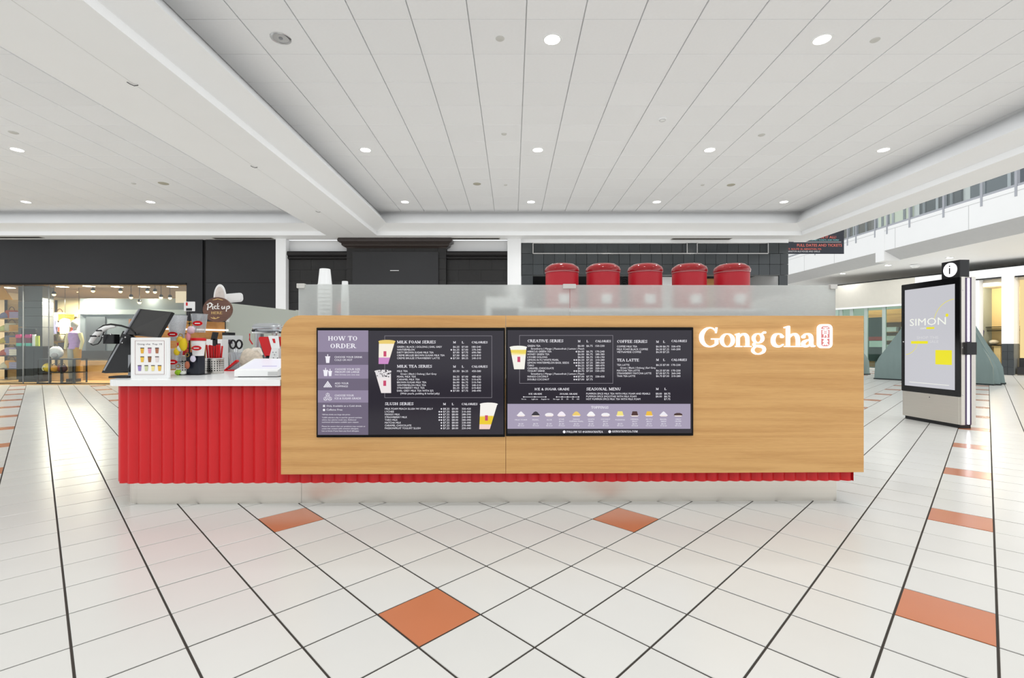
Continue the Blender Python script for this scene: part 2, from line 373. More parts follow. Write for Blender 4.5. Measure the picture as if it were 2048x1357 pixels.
PROF = [(0.0, HC+.02), (0.0, HC), (-.28, 3.093), (.067, 2.962), (.06, 2.855)]
def frame(xl, xr, yf, yn, outer_l, outer_r, outer_f, name):      # stepped frame round a ceiling bay, mitred corners
    mb = MB(); cols = []
    for o, h in PROF+[None]*0:
        pts = []
        if xl is not None: pts += [(xl-o, yn), (xl-o, yf+o)]
        else: pts += [(-18, yf+o)]
        pts += [(xr+o, yf+o), (xr+o, yn)]
        cols.append([(x, y, CAMH+h) for x, y in pts])
    last = []
    if xl is not None: last += [(outer_l, yn), (outer_l, outer_f)]
    else: last += [(-18, outer_f)]
    last += [(outer_r, outer_f), (outer_r, yn)]
    cols.append([(x, y, CAMH+2.855) for x, y in last])
    for a, b in zip(cols, cols[1:]):
        for k in range(len(a)-1): mb.add([a[k], a[k+1], b[k+1], b[k]], [(0, 1, 2, 3)])
    return struct(mb.build(name, white_paint))
frame(-3.51, 7.55, 12.44, -10, -4.2, 8.2, 13.06, 'trim_1')
frame(None, -4.96, 12.44, -10, None, -4.2, 13.06, 'trim_2')
struct(MB().box(8.2, 8.3, -10, 13.06, CAMH+2.855, ZC+1.6).build('trim_3', white_paint))     # unseen edge of the deck above, added against light leaking from the court
cm = MB().box(-4.163, -4.153, -2, 12.5, CAMH+2.8535, CAMH+2.8551)
struct(cm.build('trim_4', ceil_grid))                                                        # joint along the underside of the beam

for u, v, w in ((265, 167, 'nearest'), (508, 333, 'middle'), (636, 423, 'farthest')):
    d = 2.855*F/(HZ-v); o = tag(MB().tube([(-.04, -.03, 0), (-.02, -.01, -.012), (.01, .01, -.02), (.04, .03, -.004)], .004, 6).build('wire_loop', black_plas, None, True), 'short dark wire poking from the beam joint, %s of three' % w, 'wire', 'wires in the beam joint'); o.location = (px(u, d), d, CAMH+2.855)
def ring_lamp(name, label, x, y, lit, group):
    o = thing(name, label, 'downlight', (x, y, ZC), 0, group)
    mb = MB(); mb.lathe([(.088, .002), (.088, -.006), (.108, -.008), (.112, -.003), (.112, .002)], n=28, cap=False); mb.build('trim_ring', wht if lit else chrome, o, True)
    if lit:
        MB().lathe([(.088, -.0035), (.088, -.005)], n=28).build('lens', lamp_white, o)
        ld = bpy.data.lights.new('downlight_lamp', 'AREA'); ld.shape = 'DISK'; ld.size = .17; ld.energy = CAN_WATTS; ld.color = (.97, .985, 1); ld.spread = R(115)
        lo = bpy.data.objects.new('downlight_lamp', ld); C.objects.link(lo); lo.parent = o; lo.location = (0, 0, -.012)
    else:
        MB().lathe([(.086, -.002), (.075, .0), (.02, .001)], n=28).build('reflector', chrome, o, True)
        MB().lathe([(.022, -.001), (.022, -.006), (.014, -.012)], n=14).build('lamp_socket', grey_plas, o, True)
    return o
OR = ['leftmost', 'second from left', 'third from left', 'rightmost']
for k, x in enumerate((-2.61, .449, 3.5, 6.585)):
    if k == 0: ring_lamp('downlight', 'unlit round downlight with bare silver reflector in the ceiling', x, 5.35, False, 'ceiling downlights')
    else: ring_lamp('downlight', ['', 'large bright round downlight in the ceiling straight above the counter', 'large bright round downlight nearest the upper right of the ceiling', 'round downlight at the far right end of the nearest row'][k], x, 5.37, True, 'ceiling downlights')
    ring_lamp('downlight', 'bright round downlight, %s of four in the middle ceiling row' % OR[k], x, 8.43, True, 'ceiling downlights')
    ring_lamp('downlight', 'small bright round downlight, %s of four in the farthest ceiling row' % OR[k], x, 11.52, True, 'ceiling downlights')
ring_lamp('downlight', 'bright round downlight at the left edge, nearest in the left ceiling bay', -8.78, 8.42, True, 'ceiling downlights')
ring_lamp('downlight', 'far bright downlight in the left ceiling bay, right of the pair', -8.78, 11.52, True, 'ceiling downlights')
ring_lamp('downlight', 'far bright downlight in the left ceiling bay, left of the pair', -11.8, 11.52, True, 'ceiling downlights')
for y in (2.3, -.75, -3.8, -6.9):
    for x in (-8.78, -2.61, .449, 3.5, 6.585): ring_lamp('downlight', 'round downlight of the rows overhead and behind the viewer', x, y, True, 'downlights behind the viewer')
ring_lamp('downlight', 'round downlight of the rows overhead and behind the viewer', -8.78, 5.37, True, 'downlights behind the viewer')
def ceil_disc(u, v, r, label, name, mat, cat, drop=.012):
    d = HC*F/(HZ-v); tag(MB().lathe([(r*1.0, .003), (r, -.004), (r*.8, -drop), (r*.3, -drop-.002)], (px(u, d), d, ZC), 20).build(name, mat, None, True), label, cat, 'small ceiling fittings')
dim = M('ceiling_disc_grey', (205, 204, 198), .6); dim2 = M('speaker_grille_beige', (178, 174, 158), .7)
for u, v, r, l, n, m, c in [(1000, 77, .05, 'flat white cover disc left of the big downlight above the counter', 'sprinkler_cover', dim, 'sprinkler'),
    (1750, 80, .05, 'flat white cover disc right of the upper right downlight', 'sprinkler_cover', dim, 'sprinkler'),
    (1008, 268, .045, 'flat cover disc just before the middle row of downlights, centre', 'sprinkler_cover', dim, 'sprinkler'),
    (1523, 270, .055, 'pale grey disc right of centre before the middle row of downlights', 'sprinkler_cover', dim, 'sprinkler'),
    (954, 368, .085, 'beige round speaker grille left of centre near the farthest downlights', 'ceiling_speaker', dim2, 'speaker'),
    (1462, 370, .085, 'beige round speaker grille on the right near the farthest downlights', 'ceiling_speaker', dim2, 'speaker'),
    (1011, 370, .04, 'tiny cover disc right of the left beige speaker grille', 'sprinkler_cover', dim, 'sprinkler'),
    (1405, 370, .04, 'tiny cover disc left of the right beige speaker grille', 'sprinkler_cover', dim, 'sprinkler'),
    (27, 265, .065, 'grey disc at the left edge of the left ceiling bay', 'sprinkler_cover', dim, 'sprinkler'),
    (267, 367, .045, 'small grey disc beside the speaker in the left ceiling bay', 'sprinkler_cover', dim, 'sprinkler'),
    (327, 367, .1, 'beige round speaker grille in the left ceiling bay', 'ceiling_speaker', dim2, 'speaker')]: ceil_disc(u, v, r, l, n, m, c)
d = HC*F/(HZ-237); sd = thing('smoke_detector', 'white smoke detector on the ceiling right of centre', 'smoke detector', (px(1325, d), d, ZC))
MB().lathe([(.062, .003), (.062, -.012), (.05, -.03), (.02, -.04)], n=20).build('housing', wht, sd, True)
MB().lathe([(.053, -.024), (.045, -.034)], n=20, cap=False).build('sensor_slots', grey_plas, sd)
for u0, u1, v, l in ((427, 546, 477, 'dark slot air vent in the soffit above the black panelling left of the column'), (888, 1000, 477.5, 'dark slot air vent in the soffit right of the black crown moulding'),
                     (1343, 1462, 478, 'dark slot air vent in the soffit above the black tiled storefront'), (-20, 84, 475, 'dark slot air vent in the soffit at the far left')):
    d = 2.855*F/(HZ-v); o = thing('slot_vent', l, 'air vent', ((px(u0, d)+px(u1, d))/2, d, CAMH+2.855), 0, 'slot vents in the soffit'); w = px(u1, d)-px(u0, d)
    MB().box(-w/2, w/2, -.08, .08, -.006, .002).build('vent_frame', M('vent_grey', (150, 146, 136), .5), o)
    for k in (-.05, 0, .05): MB().box(-w/2+.03, w/2-.03, k-.014, k+.014, -.009, -.0055).build('slot', black_deep, o)

# ------------------------------------------------------------------ back wall
D0 = 13.0
def bx(u): return px(u, D0)
def bz(v): return pz(v, D0)
ZS = CAMH+2.855
wb = MB()
wb.box(bx(555), bx(575), 12.9, 13.6, 0, ZS); wb.box(bx(1015), bx(1042), 12.92, 13.6, 0, ZS)
wb.box(bx(575), bx(1015), 13.14, 13.6, 0, ZS); wb.box(bx(1042), bx(1577), 13.3, 13.5, 3.05, ZS+.02); wb.box(bx(1042), bx(1577), 13.0, 13.3, bz(486), ZS)
wb.box(bx(1569), bx(1577), 13.05, 20, 0, ZS); wb.box(bx(1577)-.3, 8.2, 13.06, 13.3, ZS, ZC+1.6)
wall_back = struct(wb.build('wall_back', white_paint))
# the black panelled shop front on the far left
wl = MB(); wl.box(-17, bx(405), 13.0, 13.3, bz(567), ZS); wl.box(bx(373), bx(405), 13.0, 13.3, 0, bz(567)); wl.box(bx(405), bx(411), 13.06, 13.3, 0, ZS)
wall_left_shop = struct(wl.build('wall_shopfront', black_wall))
for z0, z1 in ((0, bz(566)-.004), (bz(566)+.004, ZS)): MB().box(bx(411)+.004, bx(555), 13.0, 13.2, z0, z1).build('panel', black_wall, wall_left_shop)
MB().box(bx(405)-.005, bx(411)+.005, 13.045, 13.065, 0, ZS).build('shadow_gap', black_deep, wall_left_shop)
MB().box(-17, bx(373), 12.97, 13.02, bz(570), bz(566.5)).build('lintel', black_deep, wall_left_shop)
# black painted block wall with mouldings between the two white columns
course = .2995
blockm = M('black_painted_block', (40, 39, 39), .5, var=.15, scale=14, bump=.25, rnd=.06)
def blocks(x0, x1, yf, ztop, zbot, parent):
    z = ztop; k = 0
    while z > zbot:
        xs = x0-(.3 if k % 2 else 0)
        while xs < x1:
            a, b = max(xs, x0)+.002, min(xs+.62, x1)-.002
            if b-a > .03: MB().box(a, b, yf, yf+.06, max(z-course, zbot)+.004, z).build('block', blockm, parent)
            xs += .62
        z -= course; k += 1
for side, (a, b) in (('left', (575, 695)), ('right', (893, 1015))):
    w = struct(MB().box(bx(a), bx(b), 13.11, 13.16, 1.2, bz(503)).build('wall_block_'+side, black_deep)); blocks(bx(a), bx(b), 13.07, bz(518), 1.5, w)
    x0, x1 = bx(a), bx(b); pr = [(13.14, bz(503)), (12.98, bz(503)), (12.955, bz(506)), (12.96, bz(510)), (13.02, bz(513)), (13.0, bz(515)), (13.0, bz(517)), (13.06, bz(519)), (13.14, bz(519))]
    MB().prism([(x0, y, z) for y, z in pr], (x1-x0, 0, 0)).build('moulding', M('black_gloss_paint', (34, 32, 32), .25), w, True)
cb = struct(MB().box(bx(695), bx(893), 12.97, 13.15, 1.2, bz(495)).build('wall_block_centre', black_deep)); blocks(bx(695), bx(893), 12.93, bz(496), 1.5, cb)
crown = MB(); x0, x1 = bx(682), bx(902)
def crown_ring(o, z): return [(bx(695)-o, 13.12, z), (bx(695)-o, 12.93-o, z), (bx(893)+o, 12.93-o, z), (bx(893)+o, 13.12, z)]
rows = [(.17, 480), (.19, 483), (.18, 487), (.12, 488.5), (.10, 490), (.11, 491.5), (.09, 494), (.03, 496), (.0, 498)]
rr = [crown_ring(o, bz(v)) for o, v in rows]
for a, b in zip(rr, rr[1:]):
    for k in range(3): crown.add([a[k], a[k+1], b[k+1], b[k]], [(0, 3, 2, 1)])
crown.add(rr[0], [(0, 1, 2, 3)]); crown.build('crown_moulding', M('dark_bronze_paint', (58, 50, 47), .28), cb)
tv = thing('wall_panel', 'flat dark grey panel mounted on the black block wall under the crown', 'panel', (bx(793), 12.9, 2.2))
MB().bbox((708-793)*D0/F, (878-793)*D0/F, -.03, .028, 0, bz(506)-2.2, .02, 'y').build('panel_face', M('satin_charcoal', (44, 44, 46), .3), tv)
MB().box((790-793)*D0/F-.1, (800-793)*D0/F, -.034, -.03, bz(543.5)-2.2, bz(542.5)-2.2).build('small_latch', wht, tv)

# black glazed tile storefront
st = struct(MB().box(bx(1043), bx(1577), 13.12, 13.3, 3.02, bz(486)).build('wall_tiled', M('tile_joint', (120, 124, 124), .6)))
S3 = .2945; zt = bz(486)
def btile(x0, x1, z0, z1, yf, parent=st):
    if x1-x0 > .02 and z1-z0 > .02: MB().box(x0+.005, x1-.005, yf, yf+.05, z0+.005, z1-.005).build('tile', blk_tile, parent)
xa, xb, xc, xd, xe = bx(1043), bx(1066), bx(1374), bx(1394), bx(1536); xf = bx(1577)
k = 0; x = xb
btile(xa, xb, zt-S3, zt, 13.0); btile(xe, xe+S3, zt-S3, zt, 13.0); btile(xe+S3, xf, zt-S3, zt, 13.0); btile(xc, xd, zt-S3, zt, 13.02)
for a, b in ((xb, xc), (xd, xe)):
    x = a
    while x < b-.01: btile(x, min(x+S3, b), zt-S3, zt, 13.1); x += S3
for r in (1, 2):
    btile(xa, xb, zt-S3*(r+1), zt-S3*r, 13.0); x = xb
    while x < xf-.01: btile(x, min(x+S3, xf), zt-S3*(r+1), zt-S3*r, 13.0); x += S3
for x0, x1 in ((xa, xb), (xe+.3, xe+.3+S3-.05), (xe+.3+S3-.05, xf)):
    z = zt-3*S3
    while z > .05: btile(x0, x1, max(0, z-S3), z, 13.0); z -= S3
for x0, x1, z0, z1 in ((xb, xe, zt-S3-.012, zt-S3+.012), (xb-.01, xb+.012, zt-S3, zt), (xe-.012, xe+.01, zt-S3, zt), (xc-.012, xc+.008, zt-S3, zt), (xd-.008, xd+.012, zt-S3, zt)):
    MB().box(x0, x1, 12.985, 13.11, z0, z1).build('metal_edge', chrome, st)
# shut shop behind the tiles
sh = MB(); sh.box(xb-.3, xf, 16.5, 16.6, 0, 3.3); sh.box(xb-.3, xb-.2, 13.3, 16.5, 0, 3.3); sh.box(xb-.3, xf, 13.3, 16.6, 3.2, 3.3)
struct(sh.build('wall_dim_shop', M('dim_shop_grey', (60, 62, 64), .6)))
tag(MB().box(px(1324, 14), px(1347, 14), 14.0, 14.25, 0, 3.1).build('column', white_paint), 'pale column inside the dim shop between two red canisters', 'column')
tag(MB().bbox(px(1411, 14), px(1436, 14), 14.0, 14.06, 0, 3.05, .02, 'y').build('wood_board', oak_dark), 'upright warm wood board in the dim shop beside the fourth canister', 'board')
hs = thing('hose_coil', 'black ribbed hose hanging in the dim shop between canisters', 'hose', (px(1246, 13.8), 13.8, 2.5))
for k in range(7): MB().tube([(-.12+.24*t/8, 0, .12+k*.065+.1*math.sin(math.pi*t/8)+.12*t/8) for t in range(9)], .016, 6).build('coil', black_plas, hs, True)

# ------------------------------------------------------------------ clothing and gift shop behind the glass on the far left
wi = MB(); wi.box(-17, -8.7, 18, 18.1, 0, 3.0); wi.box(-8.8, -8.7, 13.3, 18, 0, 3.0); wi.box(-17.1, -17, 13.3, 18, 0, 3.0)
struct(wi.build('wall_shop_interior', M('shop_cream_wall', (236, 220, 194), .6)))
struct(MB().box(-17, -8.7, 13.3, 18.1, 2.86, 2.96).build('ceiling_shop', M('shop_taupe_ceiling', (140, 118, 98), .6)))
struct(MB().box(-17, -8.7, 13.02, 18, 0, .02).build('floor_shop', shop_wood))
w1 = struct(MB().box(-17, bx(373), 13.1, 13.12, .03, bz(570)).build('window_1', pane))
MB().box(-17, bx(373), 13.06, 13.16, 0, .035).build('window_sill', black_deep, w1)
for u in (38, 90): MB().box(bx(u)-.004, bx(u)+.004, 13.095, 13.125, .03, bz(570)).build('pane_joint', grey_plas, w1)
# warm track lights
for k, (u, v) in enumerate(sorted(((155, 582), (186, 582), (241, 583), (295, 583), (310, 584), (108, 589), (340, 596), (262, 595), (322, 595), (279, 605)))):
    d = 14.2+.3*((k*7) % 10)*.8; p = at(u, v, min(d, 14.2) if u > 160 else d)
    t = thing('track_light', 'small warm spotlight in the left shop, %s from the left' % ['first', 'second', 'third', 'fourth', 'fifth', 'sixth', 'seventh', 'eighth', 'ninth', 'tenth'][k], 'spotlight', (p.x, p.y, p.z), 0, 'warm spotlights in the left shop')
    MB().tube([(0, 0, .04), (0, 0, 2.86-p.z)], .008, 6).build('stem', black_plas, t)
    MB().lathe([(.03, .09), (.05, .06), (.055, .0)], n=12).build('housing', black_plas, t, True)
    MB().ball((0, 0, -.005), .045, n=10, m=6).build('bulb', E('warm_bulb', (255, 208, 130), 14), t, True)
    if u < 190 or k == 6:
        ld = bpy.data.lights.new('shop_lamp', 'AREA'); ld.shape = 'DISK'; ld.size = .1; ld.energy = 95 if u < 190 else 10; ld.color = (1, .88, .72)
        lo = bpy.data.objects.new('shop_lamp', ld); C.objects.link(lo); lo.parent = t; lo.location = (0, 0, -.1)
for k, (u, v) in enumerate(((18, 576), (125, 574), (178, 573), (234, 574), (288, 574), (345, 574))):
    d = (2.855-CAMH)*F/(HZ-v); d = min(max(d, 13.6), 17.5)
    tag(MB().bbox(px(u, d)-.12, px(u, d)+.12, d-.1, d+.1, 2.845, 2.862, .03).build('panel_light', E('warm_panel', (255, 236, 205), 6)), 'flat light panel in the left shop ceiling, %s from the left' % ['first', 'second', 'third', 'fourth', 'fifth', 'sixth', 'seventh', 'eighth', 'ninth', 'tenth'][k], 'light panel', 'ceiling panels in the left shop')
# board, door and bands painted as the window's reflection, above a wood plinth
gw = struct(MB().box(px(160, 14.4), px(372, 14.4), 14.4, 14.5, .62, 2.5).build('wall_shop_reflection', M('grey_blue_reflection', (128, 136, 142), .35)))
MB().box(px(174, 14.4), px(212, 14.4), 14.37, 14.4, .9, 1.95).build('reflected_door', M('slate_reflected_door', (86, 92, 98), .4), gw)
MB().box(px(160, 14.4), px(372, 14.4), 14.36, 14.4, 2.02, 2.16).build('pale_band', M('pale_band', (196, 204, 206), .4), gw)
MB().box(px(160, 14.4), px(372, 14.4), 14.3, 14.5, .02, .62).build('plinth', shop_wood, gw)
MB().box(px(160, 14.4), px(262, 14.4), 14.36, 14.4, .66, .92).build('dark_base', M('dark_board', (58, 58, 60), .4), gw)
tag(MB().box(px(351, 13.8), px(371, 13.8), 13.8, 13.83, pz(606, 13.8), pz(583, 13.8)).build('hanging_poster', E('lit_poster', (255, 226, 190), .9)), 'small glowing cream poster in the upper right of the left shop window', 'poster')
dc = thing('display_pillar', 'dark grey pillar with horizontal panel lines inside the left shop', 'pillar', (px(64, 14.2), 14.2, 0))
for z0, z1 in ((1.05, 1.62), (1.63, 1.95), (1.96, 2.2), (2.21, 2.4), (2.41, 2.84)): MB().box(-.36, .36, -.05, .3, z0, z1).build('panel', M('slate_panel', (96, 98, 100), .4), dc)
ck = thing('cash_desk', 'black cash desk standing before the dark pillar in the shop', 'desk', (px(64, 13.85), 13.9, 0.02))
MB().box(-.38, .38, -.12, .14, .08, 1.0).build('desk_body', black_plas, ck); MB().box(-.42, .42, -.15, .15, 1.0, 1.04).build('desk_top', M('dark_top', (44, 42, 40), .3), ck); MB().box(-.34, .34, -.1, .12, 0, .08).build('plinth', black_deep, ck)
for q in (-.13, .12): MB().box(q, q+.005, -.126, -.12, .12, .96).build('panel_joint', black_deep, ck)
tm = thing('till_monitor', 'black till monitor on the black cash desk', 'monitor', (px(56, 13.85), 13.88, 1.06))
MB().bbox(-.2, .22, -.03, .02, .3, .5, .02, 'y').build('screen', black_plas, tm); MB().box(-.03, .03, -.01, .02, 0, .32).build('stand', black_plas, tm); MB().lathe([(.1, 0), (.1, .012), (.03, .02)], n=16).build('base', black_plas, tm)
for u, c, nm, l in ((42, (226, 60, 120), 'gift_box', 'pink and teal gift box at the left of the black cash desk'), (61, (200, 60, 130), 'gift_box', 'pink gift box right of the till monitor')):
    g = thing(nm, l, 'box', (px(u, 13.85), 13.83, 1.06)); MB().box(-.07, .07, -.05, .05, 0, .09).build('box_base', M('teal_card', (90, 190, 170), .6), g); MB().box(-.07, .07, -.05, .05, .09, .24).build('box_body', M('maroon_card', (120, 50, 70), .6), g); MB().bbox(-.08, .08, -.06, .06, .24, .34, .02, 'y').build('box_top', M('pink%d' % u, c, .6), g)
tag(MB().box(px(68, 13.85), px(73, 13.85), 13.8, 13.84, 1.06, 1.4).build('brochure', paper), 'tall white brochure standing on the black cash desk', 'brochure')
tag(MB().box(px(74, 13.85), px(81, 13.85), 13.8, 13.83, 1.06, 1.36).build('price_card', M('lime_card', (190, 200, 80), .6)), 'yellow green price card at the right of the cash desk', 'card')
# shelving bays with folded goods
def shelf_bay(u0, u1, d, tops, label, back):
    x0, x1 = px(u0, d), px(u1, d); s = thing('display_shelf', label, 'shelf', ((x0+x1)/2, d, .02)); w = (x1-x0)/2
    MB().box(-w, w, .36, .4, 0, 2.5).build('back_board', back, s)
    for z in tops: MB().box(-w, w, 0, .36, z-.03, z).build('shelf_board', black_plas if z < 1 else shop_wood, s)
    for q in (-w, w-.03): MB().box(q, q+.03, .3, .36, 0, 2.5).build('upright', black_plas, s)
    return x0, x1
t1 = [.35, .75, 1.12, 1.5, 1.9]
t2 = [.95, 1.2, 1.5, 1.85]
shelf_bay(-12, 37, 14.6, t1, 'open shelf of bags and caps at the left edge of the shop', shop_wood)
shelf_bay(91, 160, 14.8, t2, 'open shelf of caps and folded goods right of the dark pillar', M('shop_lit_board', (240, 222, 180), .6))
cols = [(236, 222, 190), (226, 160, 60), (150, 150, 190), (210, 90, 60), (190, 170, 210), (240, 235, 225), (232, 196, 70), (120, 120, 140), (200, 150, 100), (245, 240, 150)]
cn = ['cream', 'amber', 'lavender blue', 'rust', 'lilac', 'white', 'yellow', 'slate', 'tan', 'pale lemon']
sn = {.35: 'lowest', .75: 'second', .95: 'lowest', 1.12: 'third', 1.2: 'second', 1.5: 'upper', 1.85: 'top', 1.9: 'top'}
ci = 0
for (u0, u1, d, tops, wh) in ((-4, 37, 14.6, t1, 'left edge shelf'), (93, 136, 14.8, t2, 'shelf beside the pillar')):
    for z in tops:
        u = u0+5; q = 0
        while u < u1-3:
            c = cols[ci % 10]; x = px(u, d); kind = ('cap', 'handbag', 'folded_shirt')[ci % 3]
            pos = ['left end', 'near left', 'near right', 'right end'][min(q, 3)]
            lab = '%s %s on %s board of %s, %s' % (cn[ci % 10], kind.replace('_', ' '), sn[z], wh, pos); m = M('goods_%d' % (ci % 10), c, .7, var=.12, scale=9)
            o = thing(kind, lab, kind.split('_')[-1], (x, d+.14, z+.02), random.uniform(-.3, .3), 'goods in the left shop')
            if kind == 'cap':
                MB().lathe([(.1, 0), (.1, .05), (.08, .1), (.03, .13)], n=16).build('crown', m, o, True); MB().bbox(-.08, .08, -.17, -.08, .0, .015, .03).build('brim', m, o)
            elif kind == 'handbag':
                MB().bbox(-.1, .1, -.05, .05, 0, .17, .03, 'y').build('bag_body', m, o); MB().tube([(.06*math.cos(R(a)), 0, .165+.08*math.sin(R(a))) for a in range(0, 181, 20)], .008, 6).build('bag_handle', M('tan_strap', (120, 80, 50), .5), o)
            else:
                for k in range(3): MB().bbox(-.11, .11, -.1, .1, k*.045, k*.045+.042, .018, 'y').build('fold', m, o)
            o.scale = (1.45, 1.2, 1.45); u += 13; ci += 1; q += 1
for k, (u, c, l) in enumerate(((102, (150, 148, 190), 'lavender'), (129, (236, 224, 196), 'cream'), (157, (196, 190, 200), 'pale grey'))):
    o = thing('hanging_shirt', l+' shirt hanging high beside the dark pillar in the shop', 'shirt', (px(u, 14.55), 14.55, 1.75), .1*k, 'hanging shirts in the left shop'); m = M('shirt_%d' % k, c, .8, var=.1)
    MB().prism([(-.13, 0, -.32), (.13, 0, -.32), (.14, 0, .1), (.05, 0, .16), (-.05, 0, .16), (-.14, 0, .1)], (0, .05, 0)).build('shirt_body', m, o)
    for s_ in (-1, 1): MB().prism([(.13*s_, 0, .1), (.22*s_, 0, -.08), (.16*s_, 0, -.12), (.12*s_, 0, -.02)], (0, .05, 0)).build('sleeve', m, o)
    MB().tube([(0, .02, .16), (0, .02, 1.1)], .006, 5).build('hanger_wire', black_plas, o)
# mannequin, display table and soft goods
mq = thing('mannequin', 'mannequin in a lilac top and mustard trousers in the left shop', 'mannequin', (px(149, 13.9), 13.9, .02))
skin = M('mannequin_grey', (190, 185, 176), .5)
MB().tube([(0, 0, .95), (0, .01, 1.1), (0, .01, 1.3), (0, .02, 1.42), (0, .02, 1.5)], [.14, .125, .155, .15, .06], 16).build('top', M('lilac_knit', (188, 150, 205), .8, var=.2, scale=20), mq, True)
MB().ball((0, .0, 1.68), .08, .1, .12).build('head', skin, mq, True); MB().tube([(0, .02, 1.48), (0, .01, 1.62)], .045, 10).build('neck', skin, mq, True)
for s in (-1, 1):
    MB().tube([(.08*s, 0, 1.0), (.09*s, 0, .75), (.09*s, -.01, .5), (.09*s, 0, .1)], [.1, .09, .07, .06], 12).build('trouser_leg', M('mustard_cloth', (205, 150, 40), .8) if s > 0 else M('stone_cloth', (200, 196, 184), .8), mq, True)
    MB().tube([(.16*s, 0, 1.42), (.23*s, .0, 1.18), (.22*s, -.05, .95)], [.055, .045, .035], 10).build('sleeve', M('pale_yellow_knit', (236, 222, 170), .8), mq, True)
    MB().bbox(.09*s-.045, .09*s+.045, -.14, .08, 0, .09, .03).build('shoe', black_plas, mq)
tb = thing('display_table', 'low black frame table with two levels near the shop window', 'table', (px(122, 13.45), 13.5, .02))
tw = px(160, 13.45)-px(84, 13.45)
MB().box(-tw/2, tw/2, -.2, .2, .66, .69).build('table_top', black_plas, tb); MB().box(-tw/2, tw/2, -.2, .2, .29, .31).build('lower_shelf', black_plas, tb)
for q in (-tw/2+.0, -tw/2+.33, .12, tw/2-.04):
    for y in (-.2, .17): MB().box(q, q+.03, y, y+.03, 0, .66).build('leg', black_plas, tb)
for q in (-tw/2, .12): MB().box(q, q+.36, -.2, -.17, 0, .03).build('foot_rail', black_plas, tb)
pl = thing('backpack', 'white and grey patterned backpack on the low black table', 'backpack', (px(112, 13.45), 13.45, .71))
MB().ball((0, 0, .17), .19, .12, .18, wob=.05).build('bag_body', M('speckled_white', (215, 210, 215), .7, var=.3, scale=14), pl, True); MB().ball((.05, -.09, .1), .09, .05, .07).build('front_pocket', M('speckled_grey', (170, 160, 165), .7, var=.3, scale=20), pl, True)
MB().tube([(-.05, 0, .33), (0, 0, .4), (.05, 0, .33)], .012, 6).build('grab_loop', black_plas, pl)
yb = thing('plush_cushion', 'round yellow cushion with a swirl on the lower table shelf', 'cushion', (px(95, 13.4), 13.42, .33))
MB().ball((0, 0, .13), .14, .1, .13).build('pad', M('yellow_plush', (240, 196, 30), .8), yb, True); MB().tube([(.02*a*math.cos(a), -.1, .13+.02*a*math.sin(a)) for a in [x*.4 for x in range(2, 12)]], .014, 6).build('swirl', M('pale_yellow_knit', (236, 222, 170), .8), yb, True)
for k, (u, c, l) in enumerate(((118, (150, 60, 40), 'rust red'), (126, (90, 45, 50), 'dark plum'), (110, (230, 150, 40), 'orange'))):
    b = thing('handbag', l+' patterned bag on the lower shelf of the low black table', 'bag', (px(u, 13.4), 13.44-.03*k, .33)); MB().ball((0, 0, .1), .1, .07, .1, wob=.08).build('bag_body', M('bag_%d' % u, c, .6, var=.4, scale=18), b, True)
    MB().tube([(.05*math.cos(R(a)), 0, .18+.06*math.sin(R(a))) for a in range(0, 181, 30)], .008, 6).build('bag_handle', black_plas, b)
for k, (u, v0, v1, l) in enumerate(((146, 735, 765, 'large'), (120, 742, 766, 'smaller'))):
    tag(MB().bbox(px(u-12, 14.1), px(u+12, 14.1), 14.0, 14.25, .02, .02+(v1-v0)*14.1/F, .015).build('storage_cube', shop_wood), '%s pale wood cube on the floor behind the low black table' % l, 'cube')
pr = tag(MB().prism([(-.3, 0, 0), (.3, 0, 0), (0, 0, .42)], (0, .02, 0)).build('hanging_pennant', M('amber_card', (235, 160, 30), .6)), 'amber triangular pennant hanging in the upper left of the shop window', 'pennant'); pr.location = (px(4, 13.9), 13.9, pz(600, 13.9))

# ------------------------------------------------------------------ the court on the right: balcony, angled shop fronts
BX = 14.5
bal = MB()
def strip(mb, a, b, y0, y1): mb.add([(a[0], y0, CAMH+a[1]), (a[0], y1, CAMH+a[1]), (b[0], y1, CAMH+b[1]), (b[0], y0, CAMH+b[1])], [(0, 1, 2, 3)])
Y1 = 29.0
strip(bal, (BX, 4.53), (BX, 3.63), 8, Y1); strip(bal, (BX+.12, 4.53), (BX, 4.53), 8, Y1); strip(bal, (BX+.62, 3.28), (21.5, 2.8), 8, Y1); strip(bal, (BX+.12, 4.53), (BX+.12, 3.9), 8, Y1); strip(bal, (BX+.12, 3.9), (20, 3.9), 8, Y1)
balcony = struct(bal.build('wall_balcony', white_paint))
sof = MB(); yk = BX*F/(1760-CX)
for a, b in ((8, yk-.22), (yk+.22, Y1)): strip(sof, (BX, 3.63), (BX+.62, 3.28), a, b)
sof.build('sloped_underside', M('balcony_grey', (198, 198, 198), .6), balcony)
cp = MB(); cp.box(BX-.01, BX+.65, yk-.22, yk+.22, CAMH+3.24, CAMH+4.5); cp.build('pier_casing', white_paint, balcony)
for y in (12.2, 15.1, 18.0, 21.4, 23.6): MB().box(BX-.004, BX+.002, y-.006, y+.006, CAMH+3.63, CAMH+4.4).build('panel_joint', M('joint_grey', (190, 190, 190), .6), balcony)
MB().box(BX-.006, BX+.0, 8, Y1, CAMH+4.395, CAMH+4.405).build('panel_joint', M('joint_grey', (190, 190, 190), .6), balcony)
rail = thing('balcony_railing', 'glass railing with grey metal posts along the upper balcony', 'railing', (BX, 18, CAMH+4.53))
railm = M('rail_grey', (168, 170, 176), .35, .6)
yy = [BX*F/(u-CX) for u in (2032, 1963, 1887, 1819, 1774, 1750, 1712, 1695, 1660, 1630)]
for a, b in zip(yy, yy[1:]): MB().box(.05, .06, a-18+.05, b-18-.05, .02, 1.05).build('glass_pane', pane, rail)
